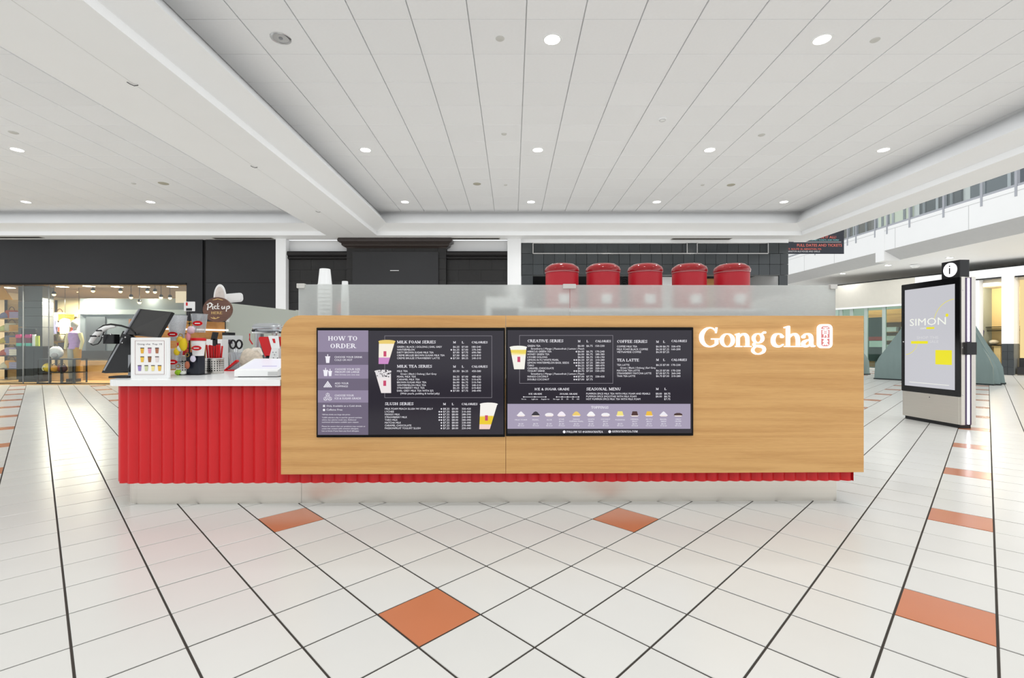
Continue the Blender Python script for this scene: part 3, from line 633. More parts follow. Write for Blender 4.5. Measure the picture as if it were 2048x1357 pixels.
for y in yy: MB().box(-.01, .08, y-18-.035, y-18+.035, -.28, 1.1).build('post', railm, rail)
MB().box(.0, .1, -8, 11, 0, .07).build('bottom_rail', railm, rail); MB().box(.0, .1, -8, 11, 1.06, 1.12).build('hand_rail', railm, rail)
up = struct(MB().box(18.6, 18.7, 8, 29, CAMH+3.9, 9.2).build('wall_upper', M('upper_wall_grey', (205, 205, 205), .6)))
for k, (y0, y1, c) in enumerate(((12.5, 15.2, (70, 76, 84)), (16, 19.2, (84, 90, 98)), (19.6, 21.6, (60, 66, 72)), (22, 24, (205, 208, 190)), (24.3, 27, (96, 92, 88)))):
    f = MB().box(18.5, 18.6, y0, y1, CAMH+3.9, CAMH+7.0).build('shop_window', M('upper_glass_%d' % k, c, .15), up)
    if k == 0:
        for q in range(16): MB().box(18.44, 18.5, y0, y1, CAMH+4.7+q*.14, CAMH+4.75+q*.14).build('louvre', M('louvre_grey', (190, 192, 196), .4), f)
    else:
        for q in range(3): MB().box(18.46, 18.5, y0+(y1-y0)*(q+.5)/3, y0+(y1-y0)*(q+.5)/3+.12, CAMH+3.9, CAMH+7).build('mullion', railm if q % 2 else M('dim_post', (120, 124, 130), .4), f)
struct(MB().box(7.2, 22, 29, 29.2, 0, 10).build('wall_far', white_paint))
# shop fronts standing at an angle
SP = Vector((18.2, 16.5)); SD = Vector((-.399, .917)); SN = Vector((.917, .399))      # along, and inwards
def su(u, off=0.0):                    # distance along the front where the sight line of column u meets it
    k = (u-CX)/F; p = SP+SN*off; return (k*p.y-p.x)/(SD.x-k*SD.y)
def sbox(mb, a, b, o0, o1, z0, z1):    # a, b along; o0, o1 inwards
    q = [SP+SD*a+SN*o0, SP+SD*b+SN*o0, SP+SD*b+SN*o1, SP+SD*a+SN*o1]
    return mb.prism([(p.x, p.y, z0) for p in q], (0, 0, z1-z0))
a_end, b_end = su(1640), -7.5
ZT = CAMH+2.8
wr = MB(); sbox(wr, su(1830), b_end, 0, .3, CAMH+2.42, ZT); sbox(wr, su(2028), su(2003.5), -.02, .4, CAMH, CAMH+2.5); sbox(wr, su(1958), su(1830), 0, .3, CAMH-1.13, CAMH+2.5)
wall_right = struct(wr.build('wall_right', white_paint))
hb = MB(); sbox(hb, a_end, su(1830), 0, .3, CAMH+1.68, ZT-.02); hb.build('shop_header', M('beige_header', (206, 202, 190), .6), wall_right)
hb = MB(); sbox(hb, a_end, su(1830), -.03, .1, CAMH+1.62, CAMH+1.70); hb.build('header_strip', white_paint, wall_right)
hb = MB(); sbox(hb, a_end, b_end, -.012, .02, ZT-.03, ZT+.01); hb.build('shadow_gap', black_deep, wall_right)
hb = MB(); sbox(hb, su(2003), su(1950), -.012, .02, CAMH+2.40, CAMH+2.45); sbox(hb, b_end, su(2030), -.012, .02, CAMH+2.38, CAMH+2.43); hb.build('opening_edge', black_deep, wall_right)
pb = MB(); sbox(pb, su(2028), su(2003.5), -.0, .4, 0, CAMH); pbo = pb.build('pier_base', M('tile_joint', (120, 124, 124), .6), wall_right)
a0, a1 = su(2028), su(2003.5); wd = (a1-a0)
for i in range(2):
    for j in range(4):
        t = MB(); sbox(t, a0+wd*i/2+.004, a0+wd*(i+1)/2-.004, -.025, .0, j*CAMH/4+.004, (j+1)*CAMH/4-.004); t.build('tile', blk_tile, pbo)
# back walls of those shops
bw = MB(); sbox(bw, su(1900), b_end, 3.0, 3.1, 0, ZT); struct(bw.build('wall_shop_back', M('shop_yellow_wall', (238, 210, 150), .6)))
bw = MB(); sbox(bw, a_end+1, su(1905)+.01, 3.0, 3.1, 0, ZT); sbox(bw, su(1905), su(1900), .3, 3.1, 0, ZT); struct(bw.build('wall_shoe_shop', M('shop_grey_green_wall', (176, 186, 180), .6)))
cl = MB(); sbox(cl, a_end+1, b_end, .3, 3.1, CAMH+2.3, CAMH+2.4); struct(cl.build('ceiling_right_shop', M('shop_cream_ceiling', (228, 214, 190), .6)))
fl = MB(); sbox(fl, a_end+1, b_end, .05, 3.1, 0, .03); struct(fl.build('floor_right_shop', M('shop_pale_floor', (200, 190, 170), .4)))
w2 = MB(); sbox(w2, a_end, su(1830), .08, .1, .04, CAMH+1.62); w2 = struct(w2.build('window_2', pane_mat('greenish_glass', (228, 242, 235), 1.2)))
for u in (1680, 1701, 1730, 1766, 1806):
    t = MB(); sbox(t, su(u)-.07, su(u)+.07, .06, .13, .04, CAMH+1.62); t.build('window_post', M('pale_green_post', (176, 190, 182), .35), w2)
t = MB(); sbox(t, a_end, su(1830), .02, .14, 0, .05); t.build('window_sill', steel, w2)
def spt(u, off, z=0): p = SP+SD*su(u, off)+SN*off; return (p.x, p.y, z)
SRZ = math.atan2(SD.y, SD.x)
ww = thing('shoe_shelf', 'brown shelf wall of white boxes seen through the greenish shop window', 'shelf', spt(1785, 1.2, .03), SRZ)
MB().box(-1.3, 1.3, -.5, -.4, 0, 2.7).build('back_board', oak_dark, ww)
for z in (.45, .85, 1.25, 1.65, 2.1): MB().box(-1.3, 1.3, -.4, -.05, z-.03, z).build('shelf_board', oak_dark, ww)
for i in range(4):
    for j in range(4):
        p = spt(1785, 1.2); q = Vector((-1.1+.6*j, -.2)); c, s = math.cos(SRZ), math.sin(SRZ)
        o = thing('shoe_box', 'white shoe box, %s from the right on the %s brown shelf' % (['first', 'second', 'third', 'fourth'][j], ['lowest', 'second', 'third', 'fourth'][i]), 'box', (p[0]+c*q.x-s*q.y, p[1]+s*q.x+c*q.y, .03+(.45, .85, 1.25, 1.65)[i]), SRZ, 'white boxes on the brown shelf wall')
        MB().box(-.2, .2, -.12, .12, 0, .17).build('box_body', wht, o); MB().box(-.205, .205, -.125, .125, .17, .21).build('lid', paper, o)
ps = thing('poster_stand', 'dark poster stand with a red topped sign behind the greenish window', 'stand', spt(1752, .5, .03), SRZ)
MB().box(-.35, .35, -.06, 0, .3, 2.3).build('panel', M('dark_poster', (70, 76, 80), .3), ps); MB().box(-.3, .3, .0, .012, 1.25, 1.42).build('red_band', M('sign_red', (190, 60, 50), .5), ps); MB().box(-.28, .28, .0, .012, .95, 1.23).build('picture', paper, ps); MB().box(-.4, .4, -.15, .15, 0, .04).build('base', grey_plas, ps); MB().box(-.05, .05, -.05, -.01, .03, .32).build('post', grey_plas, ps)
# the yellow clothing shop
cs = thing('clothes_rack', 'wall rack of folded and hanging clothes in the yellow lit shop', 'rack', spt(1982, 2.6, .03), SRZ)
MB().box(-1.4, 1.4, -.03, .0, 1.62, 1.65).build('rail', black_plas, cs); MB().box(-1.4, 1.4, -.35, .1, 1.02, 1.06).build('shelf_board', black_plas, cs); MB().box(-1.4, 1.4, -.35, .1, 1.78, 1.8).build('shelf_board', black_plas, cs)
for q in (-1.2, 1.2): MB().box(q, q+.03, -.3, -.27, 0, 1.8).build('upright', black_plas, cs)
for k in range(6): MB().bbox(-1.15+k*.42, -.95+k*.42, -.05, .05, .3, 1.0, .04, 'y').build('hanging_garment', M('garment_%d' % k, [(150, 70, 40), (60, 50, 52), (236, 214, 160), (120, 60, 40), (225, 200, 150), (70, 60, 66)][k], .8), cs)
for k in range(5):
    z0 = 1.09; m = M('folded_%d' % k, [(238, 224, 190), (86, 80, 150), (240, 232, 214), (230, 200, 140), (236, 220, 190)][k], .8)
    p = spt(1982, 2.6); q = Vector((-1.0+.48*k, -.12)); c, s = math.cos(SRZ), math.sin(SRZ)
    o = tag(MB().ball((0, 0, .1), .17, .12, .1, wob=.1).build('folded_sweater', m, None, True), '%s folded sweater on the black shelf of the yellow shop, %s from right' % (['cream', 'violet blue', 'ivory', 'golden', 'pale'][k], ['first', 'second', 'third', 'fourth', 'fifth'][k]), 'sweater', 'folded sweaters in the yellow shop'); o.location = (p[0]+c*q.x-s*q.y, p[1]+s*q.x+c*q.y, z0)
p = spt(1957, 1.8); bu = thing('mannequin_bust', 'mannequin in a navy top standing behind the tarpaulin in the yellow shop', 'mannequin', (p[0], p[1], .03), SRZ)
MB().tube([(0, 0, 1.1), (0, 0, 1.35), (.03, 0, 1.6), (.04, 0, 1.85)], [.16, .14, .2, .07], 14).build('torso', M('navy_cloth', (62, 62, 110), .7), bu, True); MB().tube([(0, 0, 0), (0, 0, 1.1)], .02, 8).build('pole', chrome, bu); MB().lathe([(.2, 0), (.2, .02), (.03, .04)], n=18).build('base', chrome, bu, True)
MB().ball((.05, 0, 2.0), .09, .1, .13).build('head', skin, bu, True)
lb = MB(); sbox(lb, b_end, su(2033), .25, .3, .62, CAMH+2.29); tag(lb.build('lit_display_panel', E('cream_lightbox', (250, 222, 158), .95)), 'tall glowing cream panel at the right edge of the picture', 'panel')
lb = MB(); sbox(lb, b_end, su(2033), .05, .32, .0, .3); sbox(lb, b_end, su(2033), .2, .3, .3, .62); tag(lb.build('display_plinth', M('dark_stone', (48, 46, 46), .25)), 'dark stone plinth under the glowing cream panel', 'plinth')
for k, u in enumerate((1960, 1975, 1990)):
    p = spt(u, 1.4); o = thing('shop_downlight', 'warm spotlight in the yellow shop ceiling, %s of three' % ['left', 'middle', 'right'][k], 'downlight', (p[0], p[1], CAMH+2.3), 0, 'spotlights in the yellow shop')
    MB().lathe([(.1, 0), (.1, -.02)], n=16).build('lens', E('warm_panel', (255, 236, 205), 6), o); MB().lathe([(.1, 0), (.13, 0), (.13, -.015), (.1, -.02)], n=16, cap=False).build('ring', wht, o)
    ld = bpy.data.lights.new('shop_lamp', 'POINT'); ld.energy = 35; ld.color = (1, .88, .68); ld.shadow_soft_size = .08; lo = bpy.data.objects.new('shop_lamp', ld); C.objects.link(lo); lo.parent = o; lo.location = (0, 0, -.12)
for k, u in enumerate((1700, 1740, 1790)):
    p = spt(u, .8); o = thing('shop_downlight', 'white spotlight behind the greenish shop window, %s of three' % ['left', 'middle', 'right'][k], 'downlight', (p[0], p[1], CAMH+2.3), 0, 'spotlights in the shoe shop')
    MB().lathe([(.1, 0), (.1, -.02)], n=16).build('lens', lamp_white, o); MB().lathe([(.1, 0), (.13, 0), (.13, -.015), (.1, -.02)], n=16, cap=False).build('ring', wht, o)
    ld = bpy.data.lights.new('shop_lamp', 'POINT'); ld.energy = 28; ld.color = (.95, 1, .97); ld.shadow_soft_size = .08; lo = bpy.data.objects.new('shop_lamp', ld); C.objects.link(lo); lo.parent = o; lo.location = (0, 0, -.12)
MB().lathe([(.16, 0), (.15, -.06), (.08, -.12)], n=20).build('dome_camera', wht, None, True); dcam = bpy.data.objects['dome_camera']; dcam.location = (px(1830, 19.2), 19.2, CAMH+3.19); tag(dcam, 'white dome camera under the balcony above the information totem', 'camera')
for k, (x, y) in enumerate(((19.0, 11.5), (17.9, 13.6), (17.0, 15.6), (16.2, 17.6), (15.5, 19.6), (15.3, 22.0))):  # lamps added to brighten the floor and soffit below the balcony
    o = thing('added_soffit_light', 'added round white light under the balcony, %s from the right' % ['first', 'second', 'third', 'fourth', 'fifth', 'sixth'][k], 'downlight', (x, y, CAMH+3.272-.0752*(x-15.12)), 0, 'added lights under the balcony')
    MB().lathe([(.1, .01), (.1, -.012)], n=18).build('lens', lamp_white, o); MB().lathe([(.1, .01), (.13, .01), (.13, -.01), (.1, -.014)], n=18, cap=False).build('ring', wht, o)
    ld = bpy.data.lights.new('soffit_fill_lamp', 'AREA'); ld.shape = 'DISK'; ld.size = .2; ld.energy = 42 if k < 4 else 14; lo = bpy.data.objects.new('soffit_fill_lamp', ld); C.objects.link(lo); lo.parent = o; lo.location = (0, 0, -.03)
# tarpaulin covered stands
def tarp_tent(label, x0, x1, y0, y1, h0, h1, px0, px1, seed, rz=0.0, at_=None):
    rnd = random.Random(seed); mb = MB(); n = 48; rings = 11
    o = thing('covered_stand', label, 'covered stand', at_ or ((x0+x1)/2, (y0+y1)/2, 0), rz); cx, cy = (x0+x1)/2, (y0+y1)/2
    ph = [rnd.uniform(0, 6.28) for _ in range(n)]
    vs, fs = [], []
    for i in range(rings+1):
        t = i/rings; z = h1*t
        f = 0.0 if z < h0 else (z-h0)/(h1-h0); f = f**.85
        a0 = (x0-.06*(1-min(1, z/h0)))*(1-f)+px0*f; a1 = (x1+.06*(1-min(1, z/h0)))*(1-f)+px1*f; hw = (y1-y0)/2*(1-f)+.12*f
        for k in range(n):
            s = 4*k/n; e = int(s); r = s-e
            P = [(a0, -hw), (a1, -hw), (a1, hw), (a0, hw)]; p, q = P[e % 4], P[(e+1) % 4]
            x = p[0]+(q[0]-p[0])*r; y = p[1]+(q[1]-p[1])*r
            w = .05*math.sin(k*2.1+seed)*(1-.5*t)+.04*math.sin(k*.9+4*t+seed)+.02*math.sin(5*t+k*.5)
            l = math.hypot(x-cx, y) or 1; x += (x-cx)/l*w; y += y/l*w
            vs.append((x-cx, y, max(.0, z+(.03*math.sin(k*1.3) if i == rings else 0))))
    for i in range(rings):
        for k in range(n): fs.append((i*n+k, i*n+(k+1) % n, (i+1)*n+(k+1) % n, (i+1)*n+k))
    fs.append(tuple(rings*n+k for k in range(n))); mb.add(vs, fs); mb.build('cover', tarp, o, True)
    MB().tube([(vs[k][0]*1.005, vs[k][1]*1.005, .02) for k in range(n)], .018, 6, True).build('hem_rope', M('dark_rope', (40, 48, 48), .8), o)
c_, s_ = math.cos(R(-59)), math.sin(R(-59)); ln, dp = 2.55, 1.0; mx_, my_ = (11.78+12.85)/2, (15.1+12.9)/2
tarp_tent('large stand under a grey green tarpaulin behind the information totem', -ln/2, ln/2, 0, dp, .6, 2.6, -.36, .36, 1, R(-59), (mx_-s_*dp/2, my_+c_*dp/2, 0))
tarp_tent('smaller stand under a grey green tarpaulin just beyond the right end of the counter', 11.2, 13.0, 17.3, 18.1, .62, 1.9, 11.8, 12.1, 5)
# hanging banner
bd = 15.0; bn = thing('hanging_banner', 'dark banner with coral lettering hanging beyond the ceiling edge', 'banner', (px(1688, bd), bd, pz(508, bd)))
bw_ = px(1688, bd)-px(1500, bd); MB().box(-bw_, 0, 0, .02, 0, 1.75).build('cloth', M('banner_navy', (48, 51, 60), .6), bn)
MB().tube([(-bw_, .01, 1.77), (0, .01, 1.77)], .025, 8).build('top_bar', railm, bn)
for q in (-bw_+.2, -.2): MB().tube([(q, .01, 1.77), (q, .01, 4.3)], .006, 5).build('wire', railm, bn)
def bpl(x, y): p = at(1560+x/14.63, 440+y/14.63, bd-.006); b0 = at(1688, 508, bd); return (p.x-b0.x, -.006, p.z-b0.z)
def bplane(x, y): return bpl(x, -y)
coral = E('coral_glow_print', (240, 122, 104), 1.0)  # glow added to the banner print to brighten it
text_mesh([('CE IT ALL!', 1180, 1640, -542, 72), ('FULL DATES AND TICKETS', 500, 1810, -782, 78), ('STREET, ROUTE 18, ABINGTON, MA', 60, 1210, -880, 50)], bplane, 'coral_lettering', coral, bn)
text_mesh([('COMBO TICKETS, AND MORE!', 880, 1720, -612, 40)], bplane, 'mint_lettering', E('mint_glow_print', (150, 225, 225), .8), bn)
text_mesh([('THE ABINGTON ALE HOUSE AND GRILLE', 60, 1170, -945, 42)], bplane, 'white_lettering', E('white_glow_print', (245, 245, 245), .8), bn)
q0, q1 = bplane(400, -655), bplane(1790, -645); MB().box(q0[0], q1[0], -.008, -.004, q0[2], q1[2]).build('white_rule', E('white_glow_print', (245, 245, 245), .8), bn)

# ------------------------------------------------------------------ information totem
tx, ty = 5.935, 6.31; tz = -R(-2.6)
tt = thing('information_totem', 'tall steel information totem with a bright screen and lit i sign', 'information totem', (5.956, 6.31, 0), R(2.6))
# local: y runs along the totem away from the viewer, x across; screen faces -x
TW, TL, TZ = .19, .9, 2.02
MB().box(.02, TW-.02, .03, TL-.03, 0, .05).build('base', black_plas, tt)
MB().bbox(0, TW, .02, TL, .05, TZ, .012).build('body', steel, tt)
MB().bbox(-.012, 0, .0, TL, .42, TZ, .012, 'x').build('screen_glass', black_gloss, tt)
MB().box(-.0135, -.0118, .07, TL-.06, .506, 1.935).build('display', E('totem_display', (198, 198, 204), 1.0, .2), tt)
MB().lathe([(.007, 0), (.007, .003)], n=10).build('lock', black_plas, tt).matrix_local = Matrix.Translation((-.001, TL*.5, .37)) @ Matrix.Rotation(R(-90), 4, 'Y')
MB().box(.048, .144, -.004, .02, .05, TZ-.01).build('light_channel', M('purple_dark', (70, 56, 84), .3), tt)
MB().box(.0, .05, -.007, .02, .05, TZ).build('edge_plate', steel, tt); MB().box(.142, TW+.01, -.007, .02, .05, TZ).build('edge_plate', steel, tt)
MB().bbox(.087, .11, -.013, -.003, .06, .98, .004).build('light_tube', led_white, tt); MB().bbox(.087, .11, -.013, -.003, 1.16, TZ-.02, .006).build('light_tube', led_white, tt)
MB().bbox(.03, .175, -.05, 0, .985, 1.15, .01).build('light_clamp', black_plas, tt)
for z in (1.84, 1.08, .45): MB().ball((.022, -.008, z), .009, .004, .009, 8, 5).build('bolt', chrome, tt)
ib = MB().bbox(.025, .165, .04, .3, TZ, TZ+.235, .008).build('sign_box', black_plas, tt)
dk = MB().lathe([(.095, 0), (.095, .006)], n=32).build('lit_disc', E('disc_white', (255, 252, 255), 2.2), ib); dk.matrix_local = Matrix.Translation((.0245, .17, TZ+.118)) @ Matrix.Rotation(R(-90), 4, 'Y')
im = MB(); im.box(.012, .0175, .162, .178, TZ+.06, TZ+.145); im.box(.012, .0175, .162, .178, TZ+.158, TZ+.176); im.build('letter_i', black_plas, ib)
def tpl(u, v):                          # fractions across the display (0 = left in view) and up
    return (-.0145, .07+(1-u)*(TL-.13), .506+v*1.429)
tpm = lambda x, y: tpl(x, y)
lw = E('display_white', (244, 246, 235), 1.0); ly = E('display_yellow', (236, 226, 40), 1.0); lg = E('display_pale', (216, 216, 218), 1.0)
text_mesh([('SIMON', .11, .84, .622, .072)], tpm, 'screen_text', lw, tt, .0)
text_mesh([('.com', .33, .45, .585, .022)], tpm, 'screen_text', lw, tt)
text_mesh([('SHOP THE', .26, .70, .486, .026), ('SALE', .52, .70, .445, .026)], tpm, 'screen_text', lg, tt)
def tquad(u0, u1, v0, v1, name, m): MB().poly([tpl(u0, v0), tpl(u1, v0), tpl(u1, v1), tpl(u0, v1)]).build(name, m, tt)
tquad(.46, .62, .583, .602, 'yellow_tab', ly); tquad(.14, .49, .437, .464, 'yellow_bar', ly); tquad(.64, .95, .235, .375, 'yellow_square', ly); tquad(.1, .9, .037, .042, 'white_rule', lw)
for c, r, a0, a1 in (((1.0, .62), .4, 92, 165), ((.0, .5), .3, -85, -8)):
    mb = MB()
    for k in range(14):
        q = []
        for a, rr_ in ((a0+(a1-a0)*k/14, r), (a0+(a1-a0)*(k+1)/14, r), (a0+(a1-a0)*(k+1)/14, r-.008), (a0+(a1-a0)*k/14, r-.008)): q.append(tpl(min(1, max(0, c[0]+rr_*math.cos(R(a)))), c[1]+rr_*.6*math.sin(R(a))))
        mb.poly(q)
    mb.build('yellow_arc', ly, tt)
MB().poly([tpl(.86+.028*math.cos(R(a)), .71+.016*math.sin(R(a))) for a in range(0, 360, 24)]).build('yellow_dot', ly, tt)
MB().poly([(-.0135, TL-.02, 1.16), (-.0135, TL-.045, 1.17), (-.0135, TL-.045, 1.15)]).build('arrow_mark', wht, tt)

# ------------------------------------------------------------------ the tea counter
YW, YR, YK = 3.27, 3.325, 3.385
xl_r = kp(221, 900, YR)[0]; xr_r = kp(1705, 900, YR)[0]; xl_k = kp(245, 1000, YK)[0]; xr_k = kp(1673, 1000, YK)[0]
ct = kthing('service_counter', 'long red fluted tea counter on a steel kick plate', 'counter', 0, 0)
def path(xl, xr, yf, r, yb, step):
    pts = []
    y = yb
    while y > yf+r: pts.append((xl-.22*max(0, y-yf-.15), y, -1, 0)); y -= step
    n = max(3, int(r*1.57/step))
    for k in range(n): a = R(180+90*k/n); pts.append((xl+r+r*math.cos(a), yf+r+r*math.sin(a), math.cos(a), math.sin(a)))
    x = xl+r
    while x < xr: pts.append((x, yf, 0, -1)); x += step
    pts.append((xr, yf, 0, -1)); pts.append((xr, yf+.05, 1, 0)); pts.append((xr, yf+.5, 1, 0)); return pts
def wall_of(pts, z0, z1, wave=0.0, per=.0795):
    mb = MB(); s = 0; vs = []; last = None; n = len(pts)
    for i, (x, y, nx, ny) in enumerate(pts):
        if last: s += math.hypot(x-last[0], y-last[1])
        last = (x, y); w = wave*(abs(math.sin(math.pi*s/per))*2-1) if i < n-3 else wave
        vs += [(x+nx*w, y+ny*w, z0), (x+nx*w, y+ny*w, z1)]
    mb.add(vs, [(2*i, 2*i+2, 2*i+3, 2*i+1) for i in range(n-1)]); return mb
zr0 = .162
wall_of(path(xl_r, xr_r, YR, .12, 4.6, .0079), zr0, .842, .0105).build('fluted_panel', red_panel, ct, True)
MB().prism([(x, y, zr0+.004) for x, y, _, _ in path(xl_r+.01, xr_r-.01, YR+.012, .11, 3.9, .05)]+[(xl_r+.4, 3.9, zr0+.004)], (0, 0, .02)).build('underside', red_panel, ct)
pk = path(xl_k, xr_k, YK, .1, 3.9, .02); xs_ = kp(603, 1000, YK)[0]
wall_of([p for p in pk if p[0] <= xs_-.001]+[(xs_-.001, YK, 0, -1)], 0.0, zr0+.01).build('kick_plate', steel, ct)
wall_of([(xs_+.001, YK, 0, -1)]+[p for p in pk if p[0] > xs_+.001], 0.0, zr0+.01).build('kick_plate', steel, ct)
MB().box(xl_r+.2, xr_r-.02, YR+.06, 3.83, zr0+.03, .83).build('carcass', wht, ct)
# quartz worktop
rc = .12; yt = 3.262; xt = kp(201, 765, yt)[0]
tp = [(xt+rc+rc*math.cos(R(a)), yt+rc+rc*math.sin(R(a))) for a in range(180, 271, 10)]+[(2.36, yt+.06), (2.36, 3.86), (-1.75, 3.86), (-1.75, 5.7), (-2.66, 5.7), (-2.84, 4.84), (-3.24, 4.3), (-3.2, 4.15)]
tp.insert(10, (kp(560, 765, yt)[0], yt)); tp.insert(11, (kp(560, 765, yt)[0], yt+.06))
top = tag(MB().prism([(x, y, .842) for x, y in tp], (0, 0, .042)).build('worktop', quartz), 'white quartz worktop with a rounded corner on the red counter', 'worktop'); top.rotation_euler.z = TH
# oak fascia in two boards
def oak_x(u, v): return kp(u, v, YW)
x_l, x_s, x_r = oak_x(562, 800)[0], oak_x(1011.5, 800)[0], oak_x(1727.5, 800)[0]; zf1, zf0 = 1.3245, .236; rr_ = .135
fa = kthing('oak_fascia', 'wide oak fascia with one rounded corner holding the menu screens', 'fascia', 0, 0)
left = [(x_l, zf0), (x_s-.0012, zf0), (x_s-.0012, zf1)]+[(x_l+rr_+rr_*math.cos(R(a)), zf1-rr_+rr_*math.sin(R(a))) for a in range(90, 181, 9)]
MB().prism([(x, YW+.05, z) for x, z in left[::-1]], (0, -.05, 0)).build('board', oak, fa)
MB().prism([(x, YW+.05, z) for x, z in [(x_s+.0012, zf0), (x_r, zf0), (x_r, zf1), (x_s+.0012, zf1)][::-1]], (0, -.05, 0)).build('board', oak, fa)
MB().box(x_r-.045, x_r, YW+.052, YW+.55, zf0, zf1).build('return_board', oak, fa)
# menu screens
bez = M('screen_bezel', (4, 4, 5), .3, spec=.2); wtx = E('screen_white', (240, 238, 245), 1.0)
scr_dark = M('screen_dark', (4, 4, 5), .12, emit=(50, 46, 56), estr=.8, var=0, spec=.35)
def screen(u0, u1, v0, v1, label):
    xa, za = kp(u0, v1, YW-.012); xb, zb = kp(u1, v0, YW-.012); o = kthing('menu_screen', label, 'screen', 0, 0)
    MB().bbox(xa, xb, YW-.012, YW+.03, za, zb, .004, 'y').build('bezel', bez, o)
    i0, j0 = kp(u0+3, v1-5, YW-.0135); i1, j1 = kp(u1-3, v0+6, YW-.0135); MB().box(i0, i1, YW-.0135, YW-.011, j0, j1).build('display', scr_dark, o); return o
YT = YW-.0145
def PL(x, y, dy=0.0): a, b = kp(620+x/5.2513, 640+y/5.2513, YT-dy); return (a, YT-dy, b)
def PR(x, y, dy=0.0): a, b = kp(1005+x/5.2513, 640+y/5.2513, YT-dy); return (a, YT-dy, b)
def quadp(P, x0, x1, y0, y1, name, m, par, dy=0.0): return MB().poly([P(x0, y1, dy), P(x1, y1, dy), P(x1, y0, dy), P(x0, y0, dy)]).build(name, m, par)
def outline(P, x0, x1, y0, y1, par, w=3):
    mb = MB()
    for a, b, c, d in ((x0, x1, y0, y0+w), (x0, x1, y1-w, y1), (x0, x0+w, y0, y1), (x1-w, x1, y0, y1)): mb.poly([P(a, d, .0002), P(b, d, .0002), P(b, c, .0002), P(a, c, .0002)])
    mb.build('frame_line', E('screen_line', (170, 165, 175), .8), par)
def tl(P): return lambda x, y: P(x, -y, .0006)
def cols_price(rows, xm, xl, xc, wm=66, wc=95, h=19):
    out = []
    for y, m, l, c in rows:
        if m: out.append((m, xm, xm+wm, -y, h))
        if l: out.append((l, xl, xl+wm, -y, h))
        if c: out.append((c, xc, xc+wc, -y, h))
    return out
def names(rows, h=19): return [(t, x0, x1, -y, h) for t, x0, x1, y in rows]
def cup(P, cx, ty, by, wt, wb, lean, par, fills, name='drink_picture'):
    cols_ = fills; n = len(cols_)
    def q(t, s): w = wt+(wb-wt)*t; return (cx+lean*t+s*w/2, ty+(by-ty)*t)
    for k, (a, b, c) in enumerate(cols_):
        p = [q(a, -1), q(a, 1), q(b, 1), q(b, -1)]; MB().poly([P(x, y, .0008) for x, y in p[::-1]]).build(name, E('pic_%d_%d_%d' % c, c, .95), par)
    MB().poly([P(cx+wt*.54*math.cos(R(a)), ty+wt*.1*math.sin(R(a)), .0010) for a in range(0, 360, 24)]).build(name, E('pic_%d_%d_%d' % cols_[0][2], cols_[0][2], .95), par)
    m = q(.55, 0); MB().poly([P(m[0]+a*15, m[1]+b*28, .0012) for a, b in ((-1, 1), (1, 1), (1, -1), (-1, -1))]).build('drink_logo', E('pic_logo', (206, 70, 110), .9), par)
s1 = screen(633, 1010, 656, 875.5, 'left menu screen with HOW TO ORDER column and milk tea prices')
pur_d, pur_l = E('purple_dark_band', (112, 102, 124), .9), E('purple_light_band', (150, 138, 164), .9)
quadp(PL, 82, 612, 112, 1210, 'order_column', pur_d, s1); quadp(PL, 82, 612, 112, 338, 'order_band', pur_l, s1, .0003); quadp(PL, 82, 612, 474, 618, 'order_band', pur_l, s1, .0003); quadp(PL, 82, 612, 742, 870, 'order_band', pur_l, s1, .0003)
serif([('HOW TO', 188, 500, -218, 45), ('ORDER', 210, 482, -297, 45), ('MILK FOAM SERIES', 913, 1322, -248, 28), ('M', 1502, 1532, -248, 22), ('L', 1594, 1616, -248, 22), ('CALORIES', 1697, 1866, -248, 22),
       ('MILK TEA SERIES', 913, 1282, -503, 28), ('M', 1502, 1532, -503, 22), ('L', 1594, 1616, -503, 22), ('CALORIES', 1697, 1866, -503, 22), ('SLUSH SERIES', 786, 1088, -897, 28), ('M', 1397, 1427, -897, 22), ('L', 1489, 1511, -897, 22), ('CALORIES', 1592, 1760, -897, 22)], tl(PL), 'menu_heading', wtx, s1)
outline(PL, 783, 1911, 168, 820, s1)
text_mesh(names([('CHOOSE YOUR DRINK', 258, 550, 402), ('COLD OR HOT', 258, 445, 432), ('CHOOSE YOUR SIZE', 262, 525, 530), ('MEDIUM OR LARGE', 262, 518, 558), ('ADD YOUR', 260, 405, 678), ('TOPPINGS', 260, 398, 709), ('CHOOSE YOUR', 260, 460, 805), ('ICE & SUGAR GRADE', 260, 535, 836)], 20)+names([('Hot Drinks are one size', 262, 520, 584)], 14), tl(PL), 'order_text', wtx, s1, .0)
text_mesh(names([('Only Available as a Cold drink', 174, 540, 914), ('Caffeine Free', 174, 340, 954)], 18)+names([('*All hot drinks are large size prices', 125, 422, 1002), ('*2,000 calories a day is used for general nutrition', 125, 545, 1034), ('advice, but calories needs vary. Additional', 125, 484, 1058), ('nutritional information available upon request.', 125, 512, 1082), ('Please be aware that our products may contain or', 125, 582, 1126), ('come into contact with common allergens.', 125, 512, 1150), ('Let us know if you have any food allergies.', 125, 516, 1174)], 13), tl(PL), 'small_print', wtx, s1)
